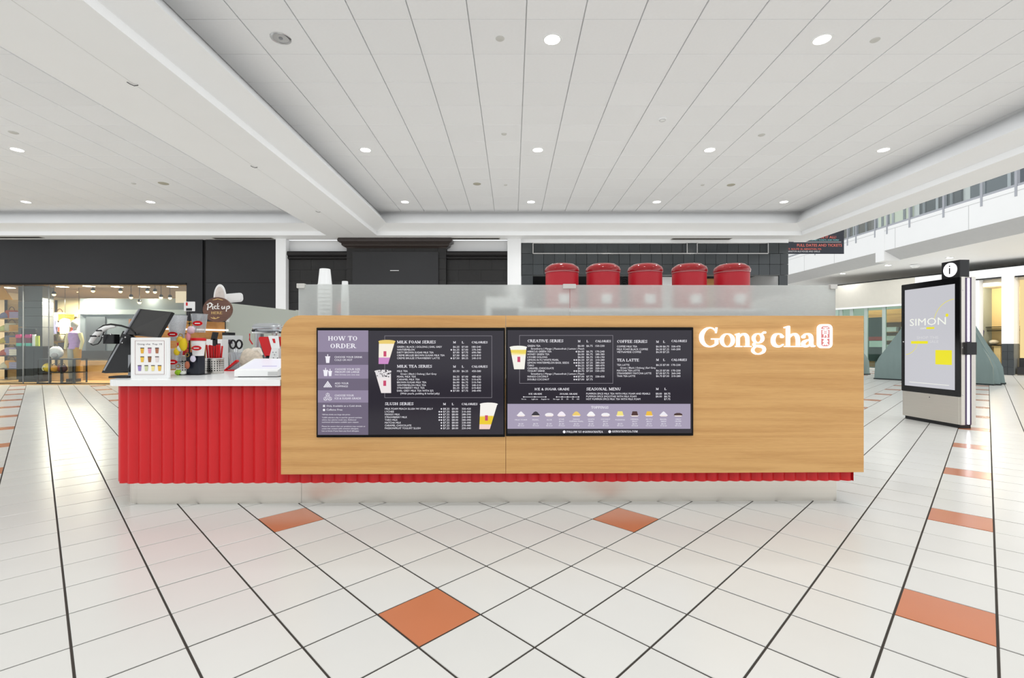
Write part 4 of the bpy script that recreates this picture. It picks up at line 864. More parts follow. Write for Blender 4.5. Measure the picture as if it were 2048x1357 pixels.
text_mesh(names([('GREEN | BLACK | OOLONG | EARL GREY', 914, 1386, 294), ('WINTERMELON', 914, 1098, 324), ('DIRTY BROWN SUGAR MILK TEA', 914, 1298, 353), ('CREME BRULEE BROWN SUGAR MILK TEA', 914, 1414, 383), ('CREME BRULEE STRAWBERRY LATTE', 914, 1362, 413), ('MILK TEA', 914, 1026, 549), ('Green | Black | Oolong | Earl Grey', 950, 1328, 578), ('PEARL MILK TEA', 914, 1112, 607), ('CARAMEL MILK TEA', 914, 1152, 637), ('BROWN SUGAR MILK TEA', 914, 1222, 667), ('WINTERMELON MILK TEA', 914, 1218, 697), ('STRAWBERRY MILK TEA', 914, 1204, 725), ("EARL GREY MILK TEA WITH 3J'S", 914, 1296, 755), ('(With pearls, pudding & herbal jelly)', 950, 1360, 784),
    ('MILK FOAM PEACH SLUSH W/ STAR JELLY', 786, 1292, 945), ('LYCHEE', 786, 882, 975), ('MANGO MILK', 786, 943, 1004), ('STRAWBERRY MILK', 786, 1020, 1033), ('TARO MILK', 786, 920, 1062), ('MATCHA MILK', 786, 956, 1091), ('CARAMEL CHOCOLATE', 786, 1064, 1120), ('PASSIONFRUIT YOGURT SLUSH', 786, 1160, 1149)]), tl(PL), 'menu_text', wtx, s1)
text_mesh(cols_price([(294, '$6.25', '$7.00', '180-240'), (324, '$6.25', '$7.00', '270-340'), (353, '$7.00', '$7.75', '690-780'), (383, '$7.50', '$8.25', '610-810'), (413, '$7.50', '$8.25', '240-310'), (549, '$5.50', '$6.25', '450-580'), (607, '$6.25', '$7.00', '480-620'), (637, '$6.00', '$6.75', '510-670'), (667, '$6.00', '$6.75', '510-740'), (697, '$6.00', '$6.75', '240-310'), (725, '$6.25', '$7.00', '610-820'), (755, '$7.00', '$7.75', '340-490')], 1502, 1594, 1700)
    + cols_price([(945, '$8.25', '$9.00', '350-420'), (975, '$7.25', '$8.00', '210-300'), (1004, '$7.25', '$8.00', '280-390'), (1033, '$7.25', '$8.00', '240-340'), (1062, '$7.25', '$8.00', '380-490'), (1091, '$7.25', '$8.00', '230-300'), (1120, '$7.25', '$8.00', '270-480'), (1149, '$7.25', '$8.00', '250-340')], 1398, 1490, 1594), tl(PL), 'menu_prices', wtx, s1)
def dots(P, pts, par, r=8):
    mb = MB()
    for x, y in pts: mb.poly([P(x+r*math.cos(R(a)), y-r*math.sin(R(a)), .0006) for a in range(0, 360, 45)])
    mb.build('marker_dots', wtx, par)
dots(PL, [(1484, 316), (1484, 405), (1484, 747), (1380, 937), (1380, 967), (1358, 967), (1380, 996), (1358, 996), (1380, 1025), (1358, 1025), (1380, 1054), (1358, 1054), (1380, 1083), (1380, 1112), (1380, 1141)], s1)
cup(PL, 808, 228, 465, 168, 100, -38, s1, [(0, .12, (236, 206, 110)), (.1, .72, (250, 242, 226)), (.7, 1, (206, 140, 200))])
cup(PL, 766, 542, 770, 168, 104, 34, s1, [(0, .3, (228, 224, 226)), (.28, 1, (240, 232, 232))])
mb = MB(); rn = random.Random(3)
for _ in range(34): x, y = rn.uniform(705, 845), rn.uniform(528, 600); mb.poly([PL(x+6*math.cos(R(a)), y+6*math.sin(R(a)), .0014) for a in range(0, 360, 60)])
mb.build('pearl_dots', E('pic_dark', (40, 32, 40), .9), s1)
cup(PL, 1878, 888, 1150, 178, 110, -45, s1, [(0, .5, (250, 246, 240)), (.46, .82, (240, 206, 40)), (.8, 1, (246, 214, 206))])
# order icons
mb = MB()
def icup(x, y, w, h):
    mb.poly([PL(a, b, .0006) for a, b in ((x-w/2, y), (x-w*.36, y+h), (x+w*.36, y+h), (x+w/2, y))]); mb.poly([PL(a, b, .0006) for a, b in ((x-w*.58, y-8), (x-w*.58, y), (x+w*.58, y), (x+w*.58, y-8))]); mb.poly([PL(a, b, .0006) for a, b in ((x-4, y-30), (x-4, y-8), (x+4, y-8), (x+4, y-30))])
icup(186, 392, 46, 62); icup(164, 536, 46, 56); icup(211, 546, 36, 46)
for k in range(5):
    for j in range(5-k if k else 5): x = 150+18*j+9*k; y = 704-13*k; mb.poly([PL(x+8*math.cos(R(a)), y-8*math.sin(R(a)), .0006) for a in range(0, 360, 60)])
for x, y in ((186, 790), (163, 830), (209, 830)):
    for a in range(6):
        a0, a1 = R(30+60*a), R(90+60*a); mb.poly([PL(x+r_*math.cos(t), y-r_*math.sin(t), .0006) for r_, t in ((22, a0), (22, a1), (18, a1), (18, a0))])
    for a in (90, 210, 330): t = R(a); mb.poly([PL(x+q*math.cos(t)+s*2*math.sin(t), y-q*math.sin(t)+s*2*math.cos(t), .0006) for q, s in ((0, 1), (20, 1), (20, -1), (0, -1))])
for a in range(3): t = R(60*a); mb.poly([PL(147+q*math.cos(t)+s*2.5*math.sin(t), 906-q*math.sin(t)+s*2.5*math.cos(t), .0006) for q, s in ((-15, 1), (15, 1), (15, -1), (-15, -1))])
mb.poly([PL(147+13*math.cos(R(a)), 948-13*math.sin(R(a)), .0006) for a in range(0, 360, 40)])
mb.build('order_icons', wtx, s1)['kind'] = 'stuff'
# right screen
s2 = screen(1012, 1386.5, 655, 873, 'right menu screen with creative series and lilac toppings band')
quadp(PR, 52, 1974, 884, 1146, 'toppings_band', E('lilac_band', (172, 162, 186), .9), s2, .0003)
serif([('CREATIVE SERIES', 262, 640, -236, 28), ('M', 791, 819, -236, 22), ('L', 881, 903, -236, 22), ('CALORIES', 974, 1140, -236, 22), ('COFFEE SERIES', 1202, 1522, -242, 28), ('M', 1613, 1642, -242, 22), ('L', 1686, 1708, -242, 22), ('CALORIES', 1773, 1938, -234, 22), ('TEA LATTE', 1202, 1434, -438, 28), ('M', 1613, 1642, -432, 22), ('L', 1686, 1708, -432, 22), ('CALORIES', 1773, 1938, -432, 22),
       ('ICE & SUGAR GRADE', 337, 702, -741, 24), ('ICE GRADE', 274, 415, -787, 16), ('SUGAR GRADE', 600, 788, -787, 16), ('SEASONAL MENU', 880, 1242, -742, 28), ('M', 1611, 1640, -738, 22), ('L', 1700, 1722, -738, 22), ('TOPPINGS', 931, 1114, -934, 26), ('FOLLOW US @GONGCHATEA', 672, 1054, -1188, 21), ('GONGCHAUSA.COM', 1150, 1420, -1184, 21)], tl(PR), 'menu_heading', wtx, s2)
outline(PR, 178, 1160, 163, 670, s2)
text_mesh(names([('GREEN TEA', 262, 398, 284), ('Strawberry | Mango | Passionfruit | Lemon | Peach', 298, 858, 313), ('HIBISCUS GREEN TEA', 262, 515, 343), ('HONEY GREEN TEA', 262, 492, 372), ('LYCHEE OOLONG', 262, 470, 402), ('LEMON AI-YU WHITE PEARL', 262, 592, 431), ('LEMON WINTERMELON BASIL SEEDS', 262, 698, 461), ('TARO', 262, 330, 490), ('CARAMEL CHOCOLATE', 262, 538, 519), ('YOGURT DRINK', 262, 446, 547), ('Strawberry | Mango | Passionfruit | Lemon | Peach', 298, 858, 577), ('MANGO COCONUT', 262, 482, 606), ('DOUBLE COCONUT', 262, 490, 636),
    ('COFFEE MILK TEA', 1202, 1414, 290), ('MILK FOAM BLACK COFFEE', 1202, 1527, 319), ('VIETNAMESE COFFEE', 1202, 1456, 348), ('TEA LATTE', 1202, 1333, 484), ('Green | Black | Oolong | Earl Grey', 1237, 1610, 514), ('MATCHA TEA LATTE', 1202, 1442, 543), ('STRAWBERRY MATCHA LATTE', 1202, 1563, 572), ('THAI TEA LATTE', 1202, 1394, 601),
    ('PUMPKIN SPICE MILK TEA WITH MILK FOAM AND PEARLS', 880, 1550, 786), ('PUMPKIN SPICE SMOOTHIE WITH MILK FOAM', 880, 1407, 815), ('HOT PUMPKIN SPICE MILK TEA WITH MILK FOAM', 880, 1448, 843)]), tl(PR), 'menu_text', wtx, s2)
text_mesh(cols_price([(284, '$6.00', '$6.75', '150-230'), (343, '$6.00', '$6.75', '170-240'), (372, '$6.00', '$6.75', '280-380'), (402, '$6.00', '$6.75', '140-190'), (431, '$6.50', '$7.25', '210-280'), (461, '$6.50', '$7.25', '280-360'), (490, '$6.25', '$7.00', '380-470'), (519, '$6.25', '$7.00', '320-420'), (547, '$6.75', '$7.50', '150-290'), (606, '$7.00', '$7.75', '330-430'), (636, '$7.00', '$7.75', None)], 791, 881, 976)
    + cols_price([(290, '$6.00', '$6.75', '330-470'), (319, '$6.50', '$7.25', '160-200'), (348, '$6.50', '$7.25', None), (484, '$6.25', '$7.00', '170-230'), (543, '$6.25', '$7.00', '170-250'), (572, '$7.00', '$7.75', '260-340'), (601, '$6.75', '$7.50', '210-280')], 1613, 1686, 1774, 64)
    + cols_price([(786, '$8.00', '$8.75', None), (815, '$8.00', '$8.75', None), (843, None, '$7.75', None)], 1610, 1698, 0, 64), tl(PR), 'menu_prices', wtx, s2)
dots(PR, [(776, 335), (776, 423), (754, 423), (776, 453), (754, 453), (776, 482), (776, 539), (754, 539), (776, 598), (754, 598), (776, 628), (754, 628)], s2)
mb = MB()
for x0, x1, n in ((222, 455, 3), (568, 800, 5)):
    mb.poly([PR(x0, 813, .0006), PR(x1, 813, .0006), PR(x1, 809, .0006), PR(x0, 809, .0006)])
    for k in range(n): x = x0+(x1-x0)*k/(n-1); mb.poly([PR(x+7*math.cos(R(a)), 811-7*math.sin(R(a)), .0007) for a in range(0, 360, 60)])
for x, y, r in ((648, 1178, 15), (1126, 1176, 15)): mb.poly([PR(x+r*math.cos(R(a)), y-r*math.sin(R(a)), .0006) for a in range(0, 360, 30)])
mb.build('grade_scales', wtx, s2)
text_mesh(names([('No ice', 200, 248, 840), ('Light ice', 305, 372, 840), ('Regular ice', 408, 492, 840), ('No sugar', 532, 602, 840), ('30', 616, 634, 840), ('50', 672, 690, 840), ('70', 728, 746, 840), ('100', 780, 806, 840)], 13), tl(PR), 'grade_text', wtx, s2)
cup(PR, 166, 290, 520, 172, 108, 10, s2, [(0, .12, (250, 250, 240)), (.1, .3, (240, 216, 90)), (.25, .4, (252, 240, 180)), (.35, 1, (248, 246, 236))])
tops_ = [('MILK FOAM', '', '$1.00', '85 kcal', (244, 240, 246), 0), ('PEARL', '', '$0.75', '70 kcal', (48, 44, 56), 1), ('ALOE', '', '$1.00', '60 kcal', (246, 242, 246), 2), ('STAR', 'JELLY', '$1.00', '70 kcal', (248, 240, 250), 1), ('MANGO', 'POPPING PEARL', '$1.00', '60 kcal', (240, 206, 110), 1), ('WHITE', 'PEARL', '$1.00', '35 kcal', (250, 248, 250), 1), ('COCONUT', 'JELLY', '$0.75', '40 kcal', (246, 244, 248), 2), ('PUDDING', '', '$0.75', '30 kcal', (246, 230, 130), 3), ('HERBAL', 'JELLY', '$0.75', '10 kcal', (74, 44, 44), 3), ('AI-YU', 'JELLY', '$0.75', '15 kcal', (240, 190, 60), 3), ('BASIL', 'SEEDS', '$0.75', '5 kcal', (240, 238, 246), 0), ('OREO', 'CRUMBS', '$0.75', '60 kcal', (70, 46, 44), 2)]
txt = []
for k, (a, b, p, kc, c, sh_) in enumerate(tops_):
    x = (194, 348, 491, 620, 776, 930, 1082, 1235, 1389, 1540, 1692, 1845)[k]
    shp = {0: [(-46, 0), (46, 0), (14, -34), (0, -44), (-14, -34)], 1: [(-46, 0), (46, 0), (34, -18), (18, -36), (0, -44), (-18, -36), (-34, -18)], 2: [(-46, 0), (46, 0), (40, -18), (16, -27), (-16, -27), (-40, -18)], 3: [(-36, 0), (36, 0), (24, -44), (-24, -44)]}[sh_]
    MB().poly([PR(x+i, 1006+j, .0008) for i, j in shp]).build('topping_picture', E('top_%d' % k, c, .95), s2)
    MB().poly([PR(x+i, 1012+j, .0006) for i, j in [(-30, 4), (30, 4), (46, -8), (-46, -8)]]).build('topping_plate', E('plate_pic', (250, 236, 228), .95), s2)
    w = 7*len(a); txt.append((a, x-w, x+w, -1058 if not b else -1052, 13))
    if b: txt.append((b, x-5.6*len(b), x+5.6*len(b), -1074, 13))
    txt.append((p, x-24, x+24, -1100, 13)); txt.append((kc, x-32, x+32, -1119, 12))
text_mesh(txt, tl(PR), 'toppings_text', wtx, s2)

# ------------------------------------------------------------------ lit letters and seal
sg = kthing('illuminated_sign', 'white glowing Gong cha letters with a seal badge on the oak fascia', 'sign', 0, 0)
glow = E('sign_glow', (255, 250, 246), 1.7)
def SPn(x, y, fr): a, b = kp(1390+x/7.062, 640+y/7.062, YW-.02); return (a, YW-(.024 if fr else .004), b)
def ring(mb, cx, cy, ro, io, n=36, oy=None, iy=None):
    oy, iy = oy or ro, iy or io
    for k in range(n):
        a0, a1 = 2*math.pi*k/n, 2*math.pi*(k+1)/n; q = []
        for a in (a0, a1): q += [(cx+ro*math.cos(a), cy+oy*math.sin(a)), (cx+io*math.cos(a), cy+iy*math.sin(a))]
        o0, i0, o1, i1 = q; vs = [SPn(*p, 1) for p in (o0, o1, i1, i0)]+[SPn(*p, 0) for p in (o0, o1, i1, i0)]
        mb.add(vs, [(0, 1, 2, 3), (0, 4, 5, 1), (2, 6, 7, 3)])
def disc(mb, cx, cy, r): mb.prism([SPn(cx+r*math.cos(R(a)), cy+r*math.sin(R(a)), 0) for a in range(0, 360, 24)], (0, -.02, 0))
def letter(name, strokes, rings=(), discs=()):
    mb = MB()
    for s in strokes: stroke(mb, [(a, b, c*.88) for a, b, c in s], SPn)
    for r in rings: ring(mb, *r)
    for d_ in discs: disc(mb, *d_)
    mb.build(name, glow, sg)
letter('letter_g_capital', [[(300, 165, 8), (262, 125, 14), (208, 113, 22), (150, 140, 40), (108, 195, 58), (97, 248, 62), (110, 310, 56), (152, 360, 38), (208, 380, 22), (262, 370, 24), (310, 338, 32)], [(309, 108, 20), (300, 190, 10)], [(310, 268, 44), (310, 345, 44)], [(238, 272, 20), (352, 272, 20)]])
letter('letter_o', [], [(462, 290, 101, 57, 36, 98, 84)])
letter('letter_n', [[(613, 200, 42), (613, 384, 42)], [(576, 212, 20), (630, 198, 24)], [(578, 377, 18), (668, 377, 18)], [(628, 250, 10), (662, 212, 26), (708, 205, 38), (738, 235, 46), (747, 290, 46), (747, 384, 44)], [(700, 377, 18), (796, 377, 18)]])
letter('letter_g', [[(940, 215, 14), (962, 192, 18), (995, 176, 28)], [(862, 318, 14), (838, 345, 28), (858, 368, 38), (920, 372, 44), (968, 388, 40), (985, 420, 36), (968, 458, 30), (910, 484, 20), (858, 476, 26), (824, 444, 34), (830, 405, 28), (866, 380, 14)]], [(897, 262, 82, 45, 32, 73, 58)], [(988, 180, 16)])
letter('letter_c', [[(1240, 238, 26), (1218, 208, 22), (1172, 199, 22), (1128, 226, 44), (1109, 290, 54), (1126, 350, 50), (1175, 378, 32), (1222, 369, 18), (1252, 344, 8)]], [], [(1236, 238, 20)])
letter('letter_h', [[(1320, 92, 46), (1320, 384, 46)], [(1268, 112, 20), (1336, 94, 24)], [(1272, 377, 18), (1380, 377, 18)], [(1338, 252, 10), (1374, 214, 26), (1420, 205, 38), (1450, 235, 46), (1460, 290, 46), (1460, 384, 46)], [(1398, 377, 18), (1512, 377, 18)]])
letter('letter_a', [[(1536, 244, 26), (1558, 210, 22), (1604, 200, 26), (1640, 226, 42), (1650, 280, 46), (1650, 340, 44), (1668, 372, 34), (1700, 370, 10)], [(1645, 275, 14), (1592, 290, 26), (1548, 314, 42), (1535, 345, 46), (1558, 374, 36), (1602, 370, 24), (1642, 342, 12)]], [], [(1538, 242, 21)])
def rrect(x0, x1, y0, y1, r):
    o = []
    for cx, cy, s in ((x1-r, y1-r, 0), (x0+r, y1-r, 90), (x0+r, y0+r, 180), (x1-r, y0+r, 270)):
        for k in range(6): a = R(s+18*k); o.append((cx+r*math.cos(a), cy+r*math.sin(a)))
    return o
mb = MB(); A, B = rrect(1740, 1938, 62, 402, 62), rrect(1776, 1904, 92, 374, 34); n = len(A)
for k in range(n):
    j = (k+1) % n; mb.add([SPn(*A[k], 1), SPn(*A[j], 1), SPn(*B[j], 1), SPn(*B[k], 1), SPn(*A[k], 0), SPn(*A[j], 0), SPn(*B[j], 0), SPn(*B[k], 0)], [(0, 1, 2, 3), (0, 4, 5, 1), (2, 6, 7, 3)])
bd_ = mb.build('badge_frame', glow, sg)
MB().prism([SPn(*p, 0) for p in B], (0, -.014, 0)).build('badge_field', E('badge_red', (222, 132, 130), 1.0), bd_)
mb = MB()
for p in ([(1810, 112, 11), (1876, 112, 11)], [(1786, 136, 12), (1892, 136, 12)], [(1842, 112, 11), (1842, 152, 11)], [(1808, 156, 10), (1808, 202, 10)], [(1872, 156, 10), (1872, 202, 10)], [(1804, 156, 10), (1876, 156, 10)], [(1808, 178, 8), (1872, 178, 8)], [(1804, 200, 10), (1876, 200, 10)], [(1832, 204, 11), (1822, 236, 11)], [(1854, 204, 11), (1868, 238, 12)],
          [(1790, 262, 12), (1890, 262, 12)], [(1818, 248, 10), (1822, 276, 10)], [(1862, 248, 10), (1858, 276, 10)], [(1842, 276, 11), (1812, 304, 10)], [(1842, 276, 11), (1872, 304, 10)], [(1808, 310, 11), (1876, 310, 11)], [(1842, 290, 12), (1842, 358, 12)], [(1836, 318, 11), (1806, 358, 11)], [(1848, 318, 11), (1878, 358, 11)]): stroke(mb, p, SPn)
mb.build('badge_characters', glow, bd_)

# ------------------------------------------------------------------ frosted screens on the counter
YG = 3.45; gz1 = 1.13+118*YG/F; xg0, xg1, xg2 = kp(597, 600, YG)[0], kp(1140, 600, YG)[0], kp(1671, 600, YG)[0]
clipm = M('satin_clip', (206, 204, 198), .35, .3)
for a, b, l, cl in ((xg0, xg1-.0015, 'left frosted glass screen above the oak fascia, before the paper cups', [(xg0-.01, xg0+.047)]), (xg1+.0015, xg2, 'right frosted glass screen above the oak fascia, before the red canisters', [(xg1-.052, xg1+.042), (xg2-.042, xg2+.008)])):
    g = kthing('glass_screen', l, 'glass screen', (a+b)/2, YG, .884, 'frosted glass screens'); m = (a+b)/2
    MB().box(a-m, b-m, 0, .01, 0, gz1-.884).build('pane', frost, g)
    for c0, c1 in cl: MB().bbox(c0-m, c1-m, -.01, .02, gz1-.884-.027, gz1-.884+.006, .004, 'y').build('clip', clipm, g)
# return pane at the right, closed side at the left
g = kthing('glass_screen', 'side pane of frosted glass running back from the right end clip', 'glass screen', xg2, YG, .884, 'frosted glass screens'); MB().box(-.01, 0, .012, 1.9, 0, gz1-.884).build('pane', frost, g)
# angled side of the stall: oak return with light line, then frosted glass
A_ = Vector((-3.42, 4.25)); C_ = Vector((-2.95, 4.87)); B_ = Vector((-2.74, 6.15))
def vplate(p, q, z0, z1, th):
    n = Vector((-(q-p).y, (q-p).x)).normalized()*th; return MB().prism([(a.x, a.y, z0) for a in (p, q, q+n, p+n)], (0, 0, z1-z0))
sp = thing('oak_return', 'oak side panel with a thin light line behind the drink samples', 'side panel')
vplate(A_, C_, .0, 1.352, .05).build('board', oak_dark, sp); n_ = (C_-A_).normalized(); nn = Vector((n_.y, -n_.x))
vplate(A_+n_*.02+nn*.012, C_+nn*.012+n_*.03, 1.262, 1.276, .01).build('light_line', E('led_line', (255, 250, 240), 2.2), sp)
gs = thing('side_glass', 'tall grey green frosted glass along the left side behind the mixer', 'glass screen'); vplate(C_+n_*.02, B_, .0, 1.552, .012).build('pane', frost_side, gs)
vplate(B_-(B_-C_)*.05, B_-(B_-C_)*.01, 1.535, 1.562, .03).build('clip', clipm, gs)

# canisters on the rear cabinet
cab = kthing('rear_cabinet', 'white cabinet carrying the five red canisters inside the stall', 'cabinet', 1.2, 4.38)
ZSH = 1.435
MB().box(-1.05, 1.1, -.26, .3, .1, ZSH-.03).build('body', wht, cab); MB().box(-1.08, 1.13, -.3, .32, ZSH-.03, ZSH).build('top', quartz, cab); MB().box(-1.0, 1.05, -.2, .28, 0, .1).build('plinth', black_plas, cab)
for k in range(4): dr = MB().box(-1.03+.53*k, -.53+.53*k, -.278, -.26, .14, 1.36).build('door', wht, cab); MB().tube([(-.6+.53*k, -.29, .8), (-.6+.53*k, -.29, .95)], .006, 6).build('handle', chrome, dr)
can0 = None
for k, (u0, u1) in enumerate(((1091, 1157), (1174, 1240), (1258, 1326), (1346, 1416), (1431, 1503))):
    dd = 4.33; x = px((u0+u1)/2, dd)-.004*k; lab = 'red domed tea canister, %s of the five behind frosted glass' % ['leftmost', 'second from left', 'middle', 'second from right', 'rightmost'][k]
    z = ZSH
    if can0 is None:
        c = thing('tea_canister', lab, 'canister', (x, dd, z), 0, 'red tea canisters')
        MB().lathe([(.145, 0), (.15, .01), (.15, .335), (.146, .345)], n=40).build('drum', red_can, c, True)
        MB().lathe([(.15, .337), (.157, .343), (.158, .366), (.148, .388), (.128, .402), (.11, .414), (.06, .42), (.001, .421)], n=40).build('lid', red_lid, c, True)
        MB().lathe([(.1535, .336), (.1535, .3425)], n=40, cap=False).build('rim', M('rim_pink', (225, 150, 150), .3), c, True)
        MB().bbox(-.045, .045, -.175, -.135, .05, .13, .01).build('tap_block', wht, c); can0 = c
    else:
        c = copy_tree(can0); c.location = (x, dd, z); c['label'] = lab
# paper cups and machines seen through the frosted glass
def cup_stack(u, ztop, d, n, r, label):
    o = thing('paper_cup_stack', label, 'cups', (px(u, d), d, .884), 0, 'stacked cups'); h = .13
    z = ztop-.884-h
    MB().lathe([(r, 0), (r, .012), (r*.95, .015), (r*.74, h-.004), (r*.70, h)], (0, 0, z), 28).build('cup', wht, o, True)
    MB().lathe([(r*.72, h-.02), (r*.7, h), (r*.62, h)], (0, 0, z), 28, False).build('cup_rim', paper, o, True)
    k = 0
    while z > .02 and k < n:
        z -= .03; k += 1; MB().lathe([(r*1.02, -.0), (r*1.02, .012), (r*.97, .016), (r*.93, .045)], (0, 0, max(0, z)), 24).build('cup', wht, o, True)
cup_stack(650, pz(538.5, 3.62), 3.62, 26, .053, 'tall stack of upside down white cups behind the left glass screen')
cup_stack(690, pz(563, 3.62), 3.62, 25, .03, 'narrow stack of small white cups just showing over the glass')
back = kthing('rear_worktop', 'grey work table standing along the inside of the stall', 'table', -.6, 4.2); MB().box(-1.05, .66, -.25, .3, .86, .9).build('table_top', steel, back)
for q in (-1.0, .6):
    for y in (-.22, .25): MB().box(q, q+.04, y, y+.04, 0, .86).build('leg', steel, back)
def mach(name, label, cat, u0, u1, vt, d, m, base=.9, extra=None):
    x0, x1 = px(u0, d), px(u1, d); o = thing(name, label, cat, ((x0+x1)/2, d, base)); w = (x1-x0)/2; h = pz(vt, d)-base
    MB().bbox(-w, w, -.1, .14, 0, h, .02).build('housing', m, o); MB().bbox(-w*.7, w*.7, -.106, -.1, h*.55, h*.85, .008, 'y').build('front_plate', black_plas if m is not black_plas else grey_plas, o); MB().box(-w*.8, w*.8, -.14, -.1, 0, .03).build('tray', steel, o)
mach('syrup_box', 'small red box blurred behind the left frosted glass', 'box', 683, 693, 609, 4.15, red_plas)
mach('blender_base', 'dark blender blurred behind the left frosted glass', 'blender', 695, 716, 610, 4.15, black_plas)
mach('heating_plate', 'dark low appliance blurred behind the left frosted glass', 'appliance', 742, 782, 622, 4.2, black_plas)
mach('sealing_machine', 'white sealing machine with red edge blurred in the middle of the glass', 'machine', 972, 1048, 597, 4.2, wht)

# ------------------------------------------------------------------ things on the worktop
WT = .884
def wp(u, v): d = (CAMH-WT)*F/(v-HZ); return px(u, d), d       # a point on the worktop under a pixel
# price card
xf_, yf_ = wp(301, 757.6); pf = thing('menu_card', 'white framed card of drink pictures standing at the worktop corner', 'menu card', (xf_, yf_, WT), R(1.5))
sc_ = yf_/F; fw, fh = 37.2*sc_, 82*sc_
MB().bbox(-fw, fw, -.006, .01, 0, fh, .006, 'y').build('frame', wht, pf); MB().box(-fw+.018, fw-.018, -.0075, -.006, .025, fh-.014).build('print', paper, pf)
mb = MB(); a, b, c, d_ = -fw+.03, fw-.03, .03, fh-.022
for x0, x1, z0, z1 in ((a, b, c, c+.0015), (a, b, d_-.0015, d_), (a, a+.0015, c, d_), (b-.0015, b, c, d_)): mb.box(x0, x1, -.0085, -.0075, z0, z1)
mb.build('print_border', M('border_maroon', (130, 60, 66), .6), pf)
text_mesh([('Gong cha  Top 10', -.085, .085, fh-.052, .012)], lambda x, y: (x, -.0085, y), 'print_text', M('print_grey', (90, 80, 95), .6), pf)
pc = [[(228, 176, 60), (220, 150, 170), (170, 110, 80)], [(235, 190, 70), (150, 100, 60), (226, 214, 210)], [(150, 130, 190), (200, 205, 160), (236, 220, 150), (226, 180, 80)]]
for r_, row in enumerate(pc):
    for k, c in enumerate(row):
        n = len(row); x = (k-(n-1)/2)*(.051 if n == 3 else .046); z = fh-.09-.062*r_
        MB().poly([(x+i, -.0088, z+j) for i, j in ((-.009, -.022), (.009, -.022), (.013, .016), (-.013, .016))]).build('drink_picture', M('print_%d%d' % (r_, k), c, .6), pf)
        MB().poly([(x+i, -.0089, z+j) for i, j in ((-.013, .013), (.013, .013), (.013, .019), (-.013, .019))]).build('drink_lid', M('print_dark', (70, 60, 66), .6), pf)
# two black till screens on a stand
def slab(c4, th, name, m, par, ox=(0, 0, 0)):       # c4: four corners; thickness away from the viewer
    p = [Vector(q)-Vector(ox) for q in c4]; n = (p[1]-p[0]).cross(p[3]-p[0]).normalized()
    if n.y < 0: n = -n
    return MB().prism(p, n*th).build(name, m, par)
base = wp(245, 756); ts = thing('till_terminal', 'black double screen till terminal with cables at the left worktop corner', 'till', (base[0], base[1], WT)); ox = (base[0], base[1], WT)
MB().bbox(-.065, .075, -.05, .09, 0, .014, .01).build('base', black_plas, ts); MB().box(.04, .062, .0, .04, .01, .165).build('stand', grey_plas, ts)
slab([at(276.7, 617.7, 3.62), at(343.5, 624.4, 3.42), at(315, 675, 3.36), at(247, 668, 3.58)], .022, 'upper_screen', black_plas, ts, ox)
slab([at(279, 617.5, 3.60), at(276, 618.5, 3.62), at(246, 668, 3.58), at(249, 668.5, 3.56)], .03, 'upper_screen_edge', grey_plas, ts, ox)
slab([at(246, 662, 3.60), at(276, 682, 3.45), at(258, 744, 3.42), at(203, 746, 3.62)], .03, 'lower_screen', M('till_back', (24, 25, 28), .6, spec=.25), ts, ox)
slab([at(243, 676, 3.58), at(246, 677, 3.57), at(209, 742, 3.60), at(206, 741, 3.61)], .012, 'bezel_line', grey_plas, ts, ox)
p0 = at(222, 672, 3.52)-Vector(ox); MB().bbox(p0.x-.04, p0.x+.045, p0.y-.03, p0.y+.03, p0.z-.06, p0.z+.01, .01).build('hinge_block', black_plas, ts)
hd = [at(u, v, 3.5)-Vector(ox) for u, v in ((181, 685), (190, 672), (202, 661), (215, 654), (232, 652))]
MB().tube(hd, [.014, .018, .02, .018, .012], 10).build('scanner_body', wht, ts, True)
MB().tube([at(u, v, 3.49)-Vector(ox) for u, v in ((196, 660), (207, 652), (222, 649), (243, 652), (262, 658), (270, 666), (271, 672))], .007, 8).build('cable', black_plas, ts, True)
MB().tube([at(u, v, 3.47)-Vector(ox) for u, v in ((181, 688), (186, 691), (196, 688), (201, 682), (208, 664))], .004, 6).build('cable', black_plas, ts, True)
for u, v in ((251, 675), (245, 686), (222, 669), (206, 673)): MB().ball(at(u, v, 3.47)-Vector(ox), .006, n=8, m=5).build('screw', chrome, ts)
for k in range(2): MB().bbox(hd[1+k].x-.02, hd[1+k].x+.02, hd[1+k].y-.024, hd[1+k].y+.02, hd[1+k].z-.008, hd[1+k].z+.002, .004).build('scanner_band', black_plas, ts)
# sample cup stand
sx, sy = wp(386, 750); cs_ = thing('sample_stand', 'black wire stand of sample cups with a white card on its pole', 'cup stand', (sx, sy, WT)); so = Vector((sx, sy, WT)); k_ = sy/F
MB().bbox(-.09, .1, -.06, .08, 0, .006, .02).build('base_plate', black_plas, cs_); MB().bbox(-.035, .065, -.03, .05, .006, (750-705)*k_, .006).build('base_block', M('ink_block', (34, 38, 50), .3), cs_)
zp = lambda v: (752-v)*k_; xp = lambda u: (u-386)*k_
MB().tube([(xp(379), 0, .0), (xp(379), 0, zp(622))], .006, 8).build('pole', black_plas, cs_)
cd = MB().bbox(xp(370), xp(391), -.012, -.004, zp(625), zp(606), .004, 'y').build('top_card', paper, cs_); MB().box(xp(374), xp(377.5), -.0135, -.012, zp(614), zp(607.5)).build('red_mark', red_plas, cd); MB().box(xp(374.5), xp(386), -.0135, -.012, zp(624), zp(619)).build('dark_strip', black_plas, cd)
for v, x0, x1 in ((670, 341, 379), (649, 379, 402), (699, 379, 400), (726, 341, 379)): MB().tube([(xp(x0), -.03, zp(v)), (xp(x1), -.0, zp(v))], .003, 6).build('wire_arm', black_plas, cs_)
